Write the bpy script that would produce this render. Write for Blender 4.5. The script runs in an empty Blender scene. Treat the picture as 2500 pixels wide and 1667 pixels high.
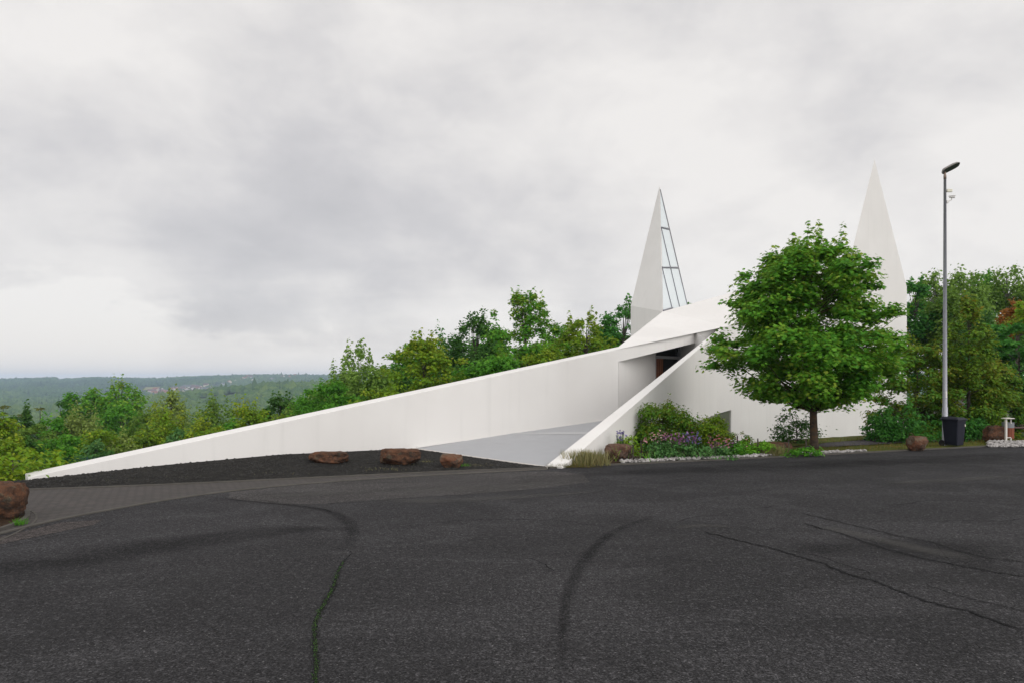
import bpy, math, random
import numpy as np
from mathutils import Vector, noise
random.seed(7)
RNG = np.random.default_rng(11)
C = bpy.context.scene.collection
SC = bpy.context.scene

# ------------------------------------------------------------------ camera model used to read positions
H, F, U0, V0 = 2.2, 1750.0, 1250.0, 930.0
def W(u, v, d):                       # a photo pixel at depth d -> point in metres
    return ((u-U0)/F*d, d, H+(V0-v)/F*d)
def G(u, v, z=0.0):                   # a photo pixel lying on the ground -> point
    d = (H-z)*F/(v-V0)
    return ((u-U0)/F*d, d)

# ------------------------------------------------------------------ object helpers
def tag(o, label=None, cat=None, group=None, kind=None):
    if label: o['label'] = label
    if cat: o['category'] = cat
    if group: o['group'] = group
    if kind: o['kind'] = kind
    return o
def empty(name, loc, label, cat, group=None, rz=0):
    o = bpy.data.objects.new(name, None); C.objects.link(o)
    o.location = loc; o.rotation_euler = (0, 0, rz); o.empty_display_size = .2
    return tag(o, label, cat, group)

class MB:
    def __init__(s): s.v = []; s.f = []; s.m = []
    def add(s, v, f, m=0):
        b = len(s.v); s.v += [tuple(p) for p in v]
        for q in f: s.f.append([b+i for i in q]); s.m.append(m)
        return s
    def poly(s, pts, m=0): return s.add(pts, [list(range(len(pts)))], m)
    def box(s, c, d, m=0, rz=0):
        x, y, z = d[0]/2, d[1]/2, d[2]/2; cs, sn = math.cos(rz), math.sin(rz)
        v = [(c[0]+a*cs-b*sn, c[1]+a*sn+b*cs, c[2]+e) for a, b, e in
             [(-x,-y,-z),(x,-y,-z),(x,y,-z),(-x,y,-z),(-x,-y,z),(x,-y,z),(x,y,z),(-x,y,z)]]
        return s.add(v, [[3,2,1,0],[4,5,6,7],[0,1,5,4],[1,2,6,5],[2,3,7,6],[3,0,4,7]], m)
    def prism(s, bot, top, m=0):
        n = len(bot)
        return s.add(list(bot)+list(top), [list(range(n))[::-1], list(range(n, 2*n))]+[[i,(i+1)%n,n+(i+1)%n,n+i] for i in range(n)], m)
    def tube(s, pts, rad, n=8, m=0, cap=True):
        pts = [Vector(p) for p in pts]; vs = []; fs = []
        up = Vector((0.13, 0.27, 1)).normalized()
        for i, p in enumerate(pts):
            t = (pts[min(i+1, len(pts)-1)]-pts[max(i-1, 0)]).normalized()
            a = t.cross(up)
            if a.length < .05: a = t.cross(Vector((1, 0, 0)))
            a.normalize(); b = t.cross(a)
            for k in range(n):
                w = 2*math.pi*k/n
                vs.append(p+(a*math.cos(w)+b*math.sin(w))*rad[i])
        for i in range(len(pts)-1):
            for k in range(n):
                fs.append([i*n+k, i*n+(k+1)%n, (i+1)*n+(k+1)%n, (i+1)*n+k])
        if cap: fs.append(list(range(n))); fs.append(list(range((len(pts)-1)*n, len(pts)*n))[::-1])
        return s.add(vs, fs, m)
    def lathe(s, prof, c=(0,0,0), n=20, m=0):
        vs = []; fs = []
        for r, z in prof:
            for k in range(n):
                w = 2*math.pi*k/n; vs.append((c[0]+r*math.cos(w), c[1]+r*math.sin(w), c[2]+z))
        for i in range(len(prof)-1):
            for k in range(n): fs.append([i*n+k, i*n+(k+1)%n, (i+1)*n+(k+1)%n, (i+1)*n+k])
        fs.append(list(range(n))[::-1]); fs.append(list(range((len(prof)-1)*n, len(prof)*n)))
        return s.add(vs, fs, m)
    def build(s, name, mats, parent=None, smooth=False, bevel=0, loc=None):
        me = bpy.data.meshes.new(name); me.from_pydata(s.v, [], s.f)
        for mt in (mats if isinstance(mats, (list, tuple)) else [mats]): me.materials.append(mt)
        me.polygons.foreach_set('material_index', s.m)
        if smooth: me.polygons.foreach_set('use_smooth', [True]*len(s.f))
        me.update()
        o = bpy.data.objects.new(name, me); C.objects.link(o)
        if parent: o.parent = parent
        if loc: o.location = loc
        if bevel:
            b = o.modifiers.new('bevel', 'BEVEL'); b.width = bevel; b.segments = 2; b.limit_method = 'ANGLE'
        return o

def raw_mesh(name, V, k, mats, parent=None, var=None, smooth=False):
    """n faces of k corners each, given as an (n*k,3) array"""
    n = len(V)//k
    me = bpy.data.meshes.new(name)
    me.vertices.add(n*k); me.vertices.foreach_set('co', np.ascontiguousarray(V, dtype=np.float32).ravel())
    me.loops.add(n*k); me.loops.foreach_set('vertex_index', np.arange(n*k, dtype=np.int32))
    me.polygons.add(n)
    me.polygons.foreach_set('loop_start', np.arange(0, n*k, k, dtype=np.int32))
    me.polygons.foreach_set('loop_total', np.full(n, k, dtype=np.int32))
    for m in (mats if isinstance(mats, (list, tuple)) else [mats]): me.materials.append(m)
    if var is not None:
        a = me.attributes.new('var', 'FLOAT', 'FACE'); a.data.foreach_set('value', np.asarray(var, dtype=np.float32))
    me.update(calc_edges=True); me.validate()
    o = bpy.data.objects.new(name, me); C.objects.link(o)
    if parent: o.parent = parent
    return o
def idx_mesh(name, V, Fc, mats, parent=None, smooth=True, var=None):
    """indexed mesh, all faces of the same size"""
    Fc = np.asarray(Fc, dtype=np.int32); n, k = Fc.shape
    me = bpy.data.meshes.new(name)
    me.vertices.add(len(V)); me.vertices.foreach_set('co', np.ascontiguousarray(V, dtype=np.float32).ravel())
    me.loops.add(n*k); me.loops.foreach_set('vertex_index', Fc.ravel())
    me.polygons.add(n)
    me.polygons.foreach_set('loop_start', np.arange(0, n*k, k, dtype=np.int32))
    me.polygons.foreach_set('loop_total', np.full(n, k, dtype=np.int32))
    me.polygons.foreach_set('use_smooth', np.full(n, smooth))
    for m in (mats if isinstance(mats, (list, tuple)) else [mats]): me.materials.append(m)
    if var is not None:
        a = me.attributes.new('var', 'FLOAT', 'FACE'); a.data.foreach_set('value', np.asarray(var, dtype=np.float32))
    me.update(calc_edges=True)
    o = bpy.data.objects.new(name, me); C.objects.link(o)
    if parent: o.parent = parent
    return o

# ------------------------------------------------------------------ materials
class NT:
    def __init__(s, name):
        s.mat = bpy.data.materials.new(name); s.mat.use_nodes = True
        s.t = s.mat.node_tree; s.t.nodes.clear(); s.out = s.t.nodes.new('ShaderNodeOutputMaterial')
    def n(s, typ, props=None, **inp):
        nd = s.t.nodes.new('ShaderNode'+typ)
        for k, v in (props or {}).items(): setattr(nd, k, v)
        for k, v in inp.items():
            k = k.replace('_', ' ')
            i = nd.inputs[int(k[1:])] if k[0] == 'i' and k[1:].isdigit() else nd.inputs[k]
            s.put(i, v)
        return nd
    def put(s, i, v):
        if isinstance(v, bpy.types.NodeSocket): s.t.links.new(v, i)
        elif isinstance(v, bpy.types.Node): s.t.links.new(v.outputs[0], i)
        else:
            if i.type == 'RGBA' and len(v) == 3: v = (*v, 1)
            i.default_value = v
    def noise(s, vec, scale, detail=4, rough=.55, dist=0.):
        return s.n('TexNoise', None, Vector=vec, Scale=scale, Detail=detail, Roughness=rough, Distortion=dist).outputs['Fac']
    def ramp(s, fac, stops, interp='LINEAR'):
        r = s.n('ValToRGB', None, Fac=fac); e = r.color_ramp.elements; r.color_ramp.interpolation = interp
        while len(e) < len(stops): e.new(.5)
        for el, (p, c) in zip(e, stops):
            el.position = p; el.color = (*c, 1) if hasattr(c, '__len__') else (c, c, c, 1)
        return r.outputs['Color']
    def mix(s, fac, a, b, mode='MIX'):
        m = s.n('Mix', {'data_type': 'RGBA', 'blend_type': mode})
        s.put(m.inputs[0], fac); s.put(m.inputs[6], a); s.put(m.inputs[7], b)
        return m.outputs[2]
    def math(s, op, a, b=0., c=0.):
        m = s.n('Math', {'operation': op}); s.put(m.inputs[0], a); s.put(m.inputs[1], b); s.put(m.inputs[2], c)
        return m.outputs[0]
    def maprange(s, v, a, b, c=0., d=1., smooth=True):
        m = s.n('MapRange', {'interpolation_type': 'SMOOTHSTEP' if smooth else 'LINEAR'})
        for i, x in enumerate((v, a, b, c, d)): s.put(m.inputs[i], x)
        return m.outputs[0]
    def obj(s): return s.n('TexCoord').outputs['Object']
    def pos(s): return s.n('NewGeometry').outputs['Position']
    def scale(s, vec, sc, rot=(0,0,0)): return s.n('Mapping', None, Vector=vec, Scale=sc, Rotation=rot).outputs[0]
    def bump(s, h, strength=.3, dist=.01): return s.n('Bump', None, Height=h, Strength=strength, Distance=dist).outputs[0]
    def bsdf(s, col, rough=.7, spec=.3, normal=None, metal=0., **kw):
        b = s.n('BsdfPrincipled', None, Roughness=rough, Metallic=metal, **kw); s.put(b.inputs['Base Color'], col)
        s.put(b.inputs['Specular IOR Level'], spec)
        if normal is not None: s.put(b.inputs['Normal'], normal)
        return b.outputs[0]
    def end(s, sh): s.t.links.new(sh, s.out.inputs['Surface']); return s.mat

def m_plain(name, col, rough=.6, spec=.3, metal=0., var=.15, sc=6.):
    n = NT(name); p = n.obj()
    f = n.noise(p, sc, 5)
    c = n.mix(f, tuple(x*(1-var) for x in col), tuple(min(1, x*(1+var)) for x in col))
    return n.end(n.bsdf(c, rough, spec, n.bump(n.noise(p, sc*12, 3), .15, .004), metal))

def m_foliage(name, cols, trans=.36, rough=.55, spec=.12):
    if max(max(c) for c in cols) < .19 and name != 'leaf_far': cols = [(min(.3, r*2.4), min(.32, g*2.6), b*1.45) for r, g, b in cols]
    n = NT(name); a = n.n('Attribute', {'attribute_name': 'var'}).outputs['Fac']
    k = len(cols)-1
    c = n.ramp(a, [(i/k, x) for i, x in enumerate(cols)])
    p = n.bsdf(c, rough, spec)
    t = n.n('BsdfTranslucent'); n.put(t.inputs[0], n.mix(.35, c, (c_ := tuple(min(1, q*1.6) for q in cols[-1]))))
    m = n.n('MixShader'); n.put(m.inputs[0], trans); n.put(m.inputs[1], p); n.put(m.inputs[2], t)
    return n.end(m.outputs[0])

def m_white():
    n = NT('white_render_coating'); p = n.pos()
    big = n.noise(p, .35, 4)
    st = n.noise(n.scale(p, (3.2, 3.2, .16)), 1.0, 5, .6)
    fine = n.noise(p, 60, 3)
    c = n.mix(n.maprange(big, .35, .7), (.635, .620, .600), (.675, .662, .642))
    c = n.mix(n.math('MULTIPLY', n.maprange(st, .52, .75), .35), c, (.555, .545, .525))
    c = n.mix(n.math('MULTIPLY', n.maprange(fine, .45, .7), .10), c, (.50, .49, .48))
    return n.end(n.bsdf(c, .75, .25, n.bump(n.noise(p, 90, 2), .25, .004)))

def m_asphalt(name, tint=(1, 1, 1), k=1.0):
    n = NT(name); p = n.pos()
    g2 = n.noise(p, 15, 4, .7)
    b1 = n.noise(p, .22, 5, .6); b2 = n.noise(p, 1.3, 5, .65); g = n.noise(p, 42, 3, .75)
    base = tuple(x*k for x in (.0475*tint[0], .0462*tint[1], .0482*tint[2]))
    c = n.mix(n.maprange(b1, .3, .7), tuple(x*.74 for x in base), tuple(x*1.26 for x in base))
    b3 = n.noise(n.scale(p, (1, 1.6, 1), (0, 0, .5)), .34, 4, .6, .8)
    c = n.mix(n.math('MULTIPLY', n.maprange(b3, .48, .56), .55), c, tuple(x*1.75 for x in base))
    c = n.mix(n.math('MULTIPLY', n.maprange(n.noise(p, .5, 5, .7, .5), .54, .66), .5), c, tuple(x*.6 for x in base))
    c = n.mix(n.math('MULTIPLY', n.maprange(b2, .45, .75), .5), c, tuple(x*1.3 for x in base))
    c = n.mix(n.math('MULTIPLY', n.maprange(g, .40, .58, 1, 0), .85), c, tuple(x*.22 for x in base))
    c = n.mix(n.math('MULTIPLY', n.maprange(g2, .42, .60, 1, 0), .45), c, tuple(x*.4 for x in base))
    c = n.mix(n.math('MULTIPLY', n.maprange(g2, .52, .66), .5), c, tuple(x*1.7 for x in base))
    v = n.n('TexVoronoi', {'feature': 'F1'}, Vector=p, Scale=42., Randomness=1.)
    rnd = n.n('SeparateColor', None, Color=v.outputs['Color']).outputs[0]
    spk = n.math('MULTIPLY', n.maprange(rnd, .955, .99), n.maprange(v.outputs['Distance'], .18, .36, 1, 0))
    c = n.mix(n.math('MULTIPLY', spk, .6), c, (.23, .225, .215))
    cells = n.n('TexVoronoi', {'feature': 'F1'}, Vector=p, Scale=72., Randomness=1.)
    cr_ = n.n('SeparateColor', None, Color=cells.outputs['Color']).outputs[1]
    c = n.mix(1.0, c, n.ramp(cr_, [(0, .42), (.35, .76), (.7, 1.02), (.93, 1.3), (1, 2.1)]), 'MULTIPLY')
    v2 = n.n('TexVoronoi', {'feature': 'F1'}, Vector=p, Scale=70.)
    hgt = n.math('ADD', v2.outputs['Distance'], n.math('MULTIPLY', g, .8))
    return n.end(n.bsdf(c, n.maprange(b2, .3, .7, .75, .92), .10, n.bump(hgt, .8, .010)))

def m_strip(name, col, soft=True, amount=.6, sc=9.):
    """thin sheet on the road whose edge is broken up by noise across its own width (uv y from 0 to 1)"""
    n = NT(name); uv = n.n('TexCoord').outputs['UV']; p = n.pos()
    sx = n.n('SeparateXYZ', None, Vector=uv); y = sx.outputs['Y']
    ex = n.math('SUBTRACT', 1., n.math('ABSOLUTE', n.math('SUBTRACT', n.math('MULTIPLY', sx.outputs['X'], 2.), 1.)))
    e = n.math('SUBTRACT', 1., n.math('ABSOLUTE', n.math('SUBTRACT', n.math('MULTIPLY', y, 2.), 1.)))
    nz = n.noise(p, sc, 5, .7); nz2 = n.noise(p, .9, 3)
    if soft: a = n.math('MULTIPLY', n.maprange(e, 0., .9), n.maprange(nz2, .25, .65, .35, 1.))
    else: a = n.maprange(n.math('ADD', e, n.math('MULTIPLY', n.math('SUBTRACT', nz, .5), 2.4)), .45, .62)
    a = n.math('MULTIPLY', n.math('MULTIPLY', a, n.maprange(ex, 0., .35 if soft else .10)), amount)
    b = n.bsdf(n.mix(n.noise(p, 40, 3), tuple(x*.6 for x in col), tuple(x*1.3 for x in col)), .85, .15)
    t = n.n('BsdfTransparent').outputs[0]
    m = n.n('MixShader'); n.put(m.inputs[0], a); n.put(m.inputs[1], t); n.put(m.inputs[2], b)
    return n.end(m.outputs[0])

def m_ground(name, cols, sc=3., bump=.5, rough=.95):
    n = NT(name); p = n.pos()
    f = n.math('ADD', n.math('MULTIPLY', n.noise(p, sc, 6, .65), .6), n.math('MULTIPLY', n.noise(p, sc*14, 4, .7), .4))
    k = len(cols)-1
    c = n.ramp(f, [(.3+.4*i/k, x) for i, x in enumerate(cols)])
    return n.end(n.bsdf(c, rough, .1, n.bump(n.noise(p, sc*20, 4, .7), bump, .03)))

def m_rock(name, cols, lichen=.35):
    n = NT(name); p = n.obj()
    f = n.noise(n.scale(p, (1, 1, 1.8)), 3.2, 8, .68, .6)
    k = len(cols)-1
    c = n.ramp(f, [(.3+.4*i/k, x) for i, x in enumerate(cols)])
    c = n.mix(n.math('MULTIPLY', n.maprange(n.noise(p, 5.5, 7, .7), .55, .68), lichen), c, (.17, .165, .11))
    c = n.mix(n.math('MULTIPLY', n.maprange(n.noise(p, 2.8, 8, .75), .50, .62), .85), c, (.022, .018, .016))
    return n.end(n.bsdf(c, .9, .15, n.bump(n.noise(p, 9, 8, .7), .9, .05)))

M = {}
M['white'] = m_white()
M['asphalt'] = m_asphalt('asphalt')
M['asphalt_pale'] = m_asphalt('pale_asphalt', (1.08, 1.04, .98), 1.42)
M['asphalt_brown'] = m_asphalt('brownish_asphalt', (1.12, 1.0, .92), 1.45)
M['path'] = m_asphalt('path_asphalt', (1.05, 1.0, 1.0), 2.0)
M['crack'] = m_strip('crack_dark', (.005, .005, .0055), False, .92, 14.)
M['crack_fine'] = m_strip('crack_fine', (.007, .007, .0075), False, .75, 22.)
M['stain'] = m_strip('dark_stain', (.010, .0098, .0102), True, .42)
M['stain_pale'] = m_strip('pale_wear', (.088, .085, .080), True, .42)
M['moss_line'] = m_strip('moss_seam', (.012, .020, .007), False, .85, 12.)
M['gravel'] = m_ground('dark_gravel', [(.010, .0095, .009), (.021, .020, .0185), (.042, .040, .034)], 4., 1.)
M['soil'] = m_ground('bed_soil', [(.020, .012, .008), (.045, .028, .017), (.075, .05, .03)], 5., .8)
M['grass'] = m_ground('verge_turf', [(.035, .060, .012), (.085, .10, .020), (.17, .105, .028)], 1.6, .7)
M['terrain'] = m_ground('meadow_and_wood_floor', [(.020, .034, .012), (.032, .050, .016), (.05, .066, .022)], .05, .5)
M['deck'] = m_plain('grey_deck_coating', (.335, .34, .352), .7, .25, 0, .07, 3.)
M['deck_strip'] = m_plain('pale_deck_seam', (.40, .40, .405), .7, .25, 0, .05, 3.)
M['trim'] = m_plain('pale_edge_trim', (.50, .47, .44), .7, .25, 0, .15, 4.)
M['kerb'] = m_plain('kerb_stone', (.075, .070, .062), .9, .15, 0, .35, 3.)
M['wood_door'] = m_plain('red_brown_door_timber', (.20, .075, .035), .5, .3, 0, .3, 5.)
M['alu'] = m_plain('grey_aluminium', (.36, .36, .37), .45, .4, .2, .08)
M['mull'] = m_plain('dark_mullion', (.17, .17, .19), .5, .3, .2, .1)
M['galv'] = m_plain('galvanised_steel', (.33, .335, .37), .5, .4, .35, .15, 9.)
M['pole_bronze'] = m_plain('collar_brown', (.20, .15, .12), .5, .4, .2, .1)
M['lamp_grey'] = m_plain('luminaire_grey', (.20, .185, .17), .5, .4, .2, .1)
M['lamp_dark'] = m_plain('luminaire_underside', (.025, .035, .025), .35, .5, 0, .2)
M['cream'] = m_plain('cream_plastic', (.62, .60, .50), .5, .3, 0, .08)
M['camwhite'] = m_plain('white_camera_housing', (.66, .64, .61), .4, .4, 0, .05)
M['black'] = m_plain('black_rubber', (.012, .012, .013), .7, .2)
M['binblue'] = m_plain('dark_blue_plastic', (.008, .009, .017), .45, .25, 0, .2)
M['offwhite'] = m_plain('off_white_steel', (.55, .53, .48), .5, .3, 0, .1)
M['slat'] = m_plain('red_brown_slat', (.19, .062, .034), .65, .2, 0, .3, 10.)
M['sheet'] = m_plain('grey_sheet_metal', (.20, .21, .22), .45, .4, .4, .15)
M['table'] = m_plain('weathered_table_timber', (.13, .085, .075), .8, .2, 0, .25, 8.)
M['rock_red'] = m_rock('red_sandstone', [(.018, .012, .010), (.058, .032, .021), (.125, .058, .032), (.062, .045, .034)], .6)
M['rock_brown'] = m_rock('brown_boulder', [(.03, .019, .014), (.08, .042, .027), (.13, .08, .058), (.11, .082, .07)], .45)
M['rock_grey'] = m_rock('lichen_boulder', [(.05, .03, .02), (.13, .055, .03), (.12, .085, .06), (.135, .13, .10)], .7)
M['pebble'] = m_plain('white_pebble', (.30, .285, .275), .7, .3, 0, .8, 14.)
M['chip'] = m_plain('dark_chipping', (.030, .029, .027), .9, .2, 0, .6, 30.)
M['bark'] = m_rock('bark_orange_lichen', [(.028, .022, .018), (.06, .045, .032), (.115, .056, .018)], .25)
M['bark_grey'] = m_rock('grey_bark', [(.025, .02, .016), (.06, .05, .04), (.11, .10, .085)], .3)
M['bark_birch'] = m_rock('birch_bark', [(.06, .05, .04), (.25, .24, .22), (.36, .35, .33)], .2)
def m_glass(name, col, rough, t=.0):
    n = NT(name); return n.end(n.bsdf(col, rough, .6))
M['spire_glass'] = m_glass('pale_channel_glass', (.585, .635, .65), .22)
M['dark_glass'] = m_glass('dark_door_glass', (.012, .013, .014), .08)
M['green_reflect_glass'] = m_glass('window_glass_green_reflection', (.10, .108, .075), .18)  # reflection of the greenery is put into the glass colour
M['roof_tile'] = m_plain('far_roof_tiles', (.12, .075, .065), .8, .1)
M['far_wall'] = m_plain('far_house_wall', (.55, .53, .50), .8, .1)
M['fence_green'] = m_plain('green_coated_steel', (.012, .055, .05), .5, .3)
# bricks
def m_pavers():
    n = NT('block_paving'); p = n.scale(n.pos(), (1, 1, 1), (0, 0, .31))
    b = n.n('TexBrick', {'offset': .5}, Vector=p, Scale=1.0)
    for k, v in (('Brick Width', .21), ('Row Height', .11), ('Mortar Size', .012), ('Mortar Smooth', .3), ('Bias', -.1)): b.inputs[k].default_value = v
    b.inputs['Color1'].default_value = (.070, .060, .056, 1); b.inputs['Color2'].default_value = (.048, .044, .042, 1); b.inputs['Mortar'].default_value = (.017, .016, .014, 1)
    f = n.noise(n.pos(), .8, 6, .65)
    c = n.mix(n.math('MULTIPLY', n.maprange(f, .45, .7), .6), b.outputs['Color'], (.038, .035, .030))
    c = n.mix(n.math('MULTIPLY', n.noise(n.pos(), 60, 3), .35), c, (.085, .078, .074))
    return n.end(n.bsdf(c, .85, .2, n.bump(n.math('SUBTRACT', 1., b.outputs['Fac']), .5, .008)))
M['pavers'] = m_pavers()

# foliage palettes (real-world albedo)
FOL = {
 'maple':   [(.018,.062,.010), (.030,.092,.014), (.054,.122,.018), (.100,.150,.026)],
 'green':   [(.018,.055,.010), (.030,.088,.013), (.052,.118,.020)],
 'yellow':  [(.034,.070,.008), (.062,.105,.011), (.115,.140,.018)],
 'dark':    [(.010,.030,.009), (.018,.048,.013), (.032,.066,.018)],
 'birch':   [(.036,.066,.018), (.056,.092,.026), (.085,.125,.038)],
 'willow':  [(.045,.066,.022), (.070,.092,.033), (.105,.125,.055)],
 'brown':   [(.028,.052,.012), (.044,.074,.018), (.066,.098,.026)],
 'spruce':  [(.020,.026,.008), (.034,.038,.010), (.055,.052,.015)],
 'rusty':   [(.016,.048,.009), (.028,.070,.011), (.050,.086,.014), (.080,.066,.013)],
 'rustlime':[(.022,.052,.010), (.038,.078,.012), (.060,.095,.014), (.085,.070,.015)],
 'copper':  [(.06,.022,.010), (.10,.036,.014), (.14,.055,.018)],
 'deepgreen':[(.010,.040,.010), (.018,.066,.016), (.036,.095,.026)],
 'bluegreen':[(.020,.050,.024), (.032,.075,.036), (.055,.10,.052)],
 'lime':    [(.050,.105,.010), (.080,.145,.014), (.120,.17,.024)],
 'feather': [(.030,.095,.008), (.05,.135,.014), (.08,.165,.022)],
 'straw':   [(.12,.14,.05), (.20,.20,.085), (.30,.25,.12)],
 'grassy':  [(.045,.075,.012), (.085,.105,.02), (.20,.115,.03)],
 'pink':    [(.40,.15,.17), (.48,.25,.27), (.55,.38,.40)],
 'mauve':   [(.11,.03,.09), (.20,.07,.17), (.36,.20,.32)],
 'violet':  [(.09,.07,.20), (.15,.12,.29), (.25,.22,.38)],
 'red':     [(.30,.07,.08), (.42,.14,.15), (.52,.28,.27)],
}
MF = {k: m_foliage('leaf_'+k, v, .22 if k in ('pink','mauve','violet','red') else .38) for k, v in FOL.items()}

# ------------------------------------------------------------------ world, sun, camera
SUN_EL, SUN_AZ = math.radians(36), math.radians(118)     # azimuth clockwise from +Y: behind and to the right of the camera
def build_world():
    w = bpy.data.worlds.new('World'); SC.world = w; w.use_nodes = True
    n = NT.__new__(NT); n.t = w.node_tree; n.t.nodes.clear()
    out = n.t.nodes.new('ShaderNodeOutputWorld')
    sky = n.n('TexSky', {'sky_type': 'NISHITA', 'sun_disc': False, 'sun_elevation': SUN_EL, 'sun_rotation': SUN_AZ})
    d = n.n('TexCoord').outputs['Generated']
    sep = n.n('SeparateXYZ', None, Vector=d); z = sep.outputs['Z']
    zc = n.math('MAXIMUM', z, 0.0)
    # cloud deck: directions projected on a plane overhead
    inv = n.math('DIVIDE', 1., n.math('ADD', zc, .16))
    px = n.math('MULTIPLY', sep.outputs['X'], inv); py = n.math('MULTIPLY', sep.outputs['Y'], inv)
    P = n.n('CombineXYZ', None, X=px, Y=py, Z=0.).outputs[0]
    Pr = n.scale(P, (.62, 1.0, 1.0), (0, 0, math.radians(-24)))
    n1 = n.noise(Pr, .85, 7, .52, .5)
    n2 = n.noise(n.scale(d, (1, 1, 1.75), (0, .28, .3)), 3.0, 8, .55, .25)
    n3 = n.noise(n.scale(d, (1, 1, 1.6), (0, .2, 1.3)), 8.0, 7, .58, .3)
    f = n.math('ADD', n.math('MULTIPLY', n1, .26), n.math('ADD', n.math('MULTIPLY', n2, .54), n.math('MULTIPLY', n3, .20)))
    def blob(u, v, r0, r1, amt):
        c = Vector(((u-U0)/F, 1, (V0-v)/F)).normalized()
        dp = n.n('VectorMath', {'operation': 'DOT_PRODUCT'}); n.put(dp.inputs[0], d); dp.inputs[1].default_value = c
        return n.math('MULTIPLY', n.maprange(dp.outputs['Value'], math.cos(r1), math.cos(r0)), amt)
    for b in CLOUD_BLOBS: f = n.math('ADD', f, blob(*b))
    dn = n.n('VectorMath', {'operation': 'DOT_PRODUCT'}); n.put(dn.inputs[0], d); dn.inputs[1].default_value = Vector((-.109, -.0047, -.457)).normalized()
    ed = n.math('ADD', dn.outputs['Value'], n.math('MULTIPLY', n.math('SUBTRACT', n3, .5), .16))
    f = n.math('ADD', f, n.math('MULTIPLY', n.maprange(ed, -.01, .035), n.maprange(sep.outputs['X'], -.30, -.02, .13, 0.)))
    col = n.ramp(f, CLOUD_RAMP)
    hz = n.maprange(z, 0., .10, 1., 0.)
    col = n.mix(n.math('MULTIPLY', hz, .45), col, (.93, .86, .80))
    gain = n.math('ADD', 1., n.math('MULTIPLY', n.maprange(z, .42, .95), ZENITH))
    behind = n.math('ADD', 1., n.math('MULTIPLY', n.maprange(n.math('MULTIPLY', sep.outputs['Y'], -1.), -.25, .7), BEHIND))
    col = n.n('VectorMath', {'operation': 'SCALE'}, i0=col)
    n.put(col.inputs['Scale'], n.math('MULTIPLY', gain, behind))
    b1 = n.n('Background', None, Color=sky.outputs[0], Strength=.1)
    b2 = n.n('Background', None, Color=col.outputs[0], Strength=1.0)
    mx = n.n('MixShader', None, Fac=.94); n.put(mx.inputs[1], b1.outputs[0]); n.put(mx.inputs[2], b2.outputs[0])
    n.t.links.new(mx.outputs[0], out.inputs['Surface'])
CLOUD_RAMP = [(.31, (.56, .552, .568)), (.43, (.675, .66, .668)), (.515, (.80, .778, .768)), (.62, (.92, .893, .868))]
CLOUD_BLOBS = [(500, 590, .02, .36, -.06), (1000, 560, .02, .22, -.03), (1750, 700, .0, .20, .05), (200, 860, .0, .16, .12), (1150, 60, .0, .25, .05), (2500, 650, .0, .22, .05), (2050, 250, .0, .45, .085), (150, 250, .0, .25, .04)]
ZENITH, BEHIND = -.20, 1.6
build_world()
sl = bpy.data.lights.new('sun', 'SUN'); sl.energy = 1.25; sl.angle = math.radians(60); sl.color = (1, .965, .92)
so = bpy.data.objects.new('sun', sl); C.objects.link(so)
sd = Vector((math.sin(SUN_AZ)*math.cos(SUN_EL), math.cos(SUN_AZ)*math.cos(SUN_EL), math.sin(SUN_EL)))
so.rotation_euler = (-sd).to_track_quat('-Z', 'Y').to_euler(); so.location = sd*60
cam = bpy.data.cameras.new('camera'); co = bpy.data.objects.new('camera', cam); C.objects.link(co)
cam.sensor_width = 36; cam.lens = 36*F/2500; cam.shift_y = (V0-833.5)/2500
cam.clip_end = 20000; cam.clip_start = .05
co.location = (0, 0, H); co.rotation_euler = (math.pi/2, 0, 0); SC.camera = co
SC.view_settings.view_transform = 'Standard'; SC.view_settings.look = 'None'; SC.view_settings.exposure = 0
SC.cycles.use_denoising = True; SC.cycles.max_bounces = 8; SC.cycles.diffuse_bounces = 4; SC.cycles.transparent_max_bounces = 12

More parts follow.
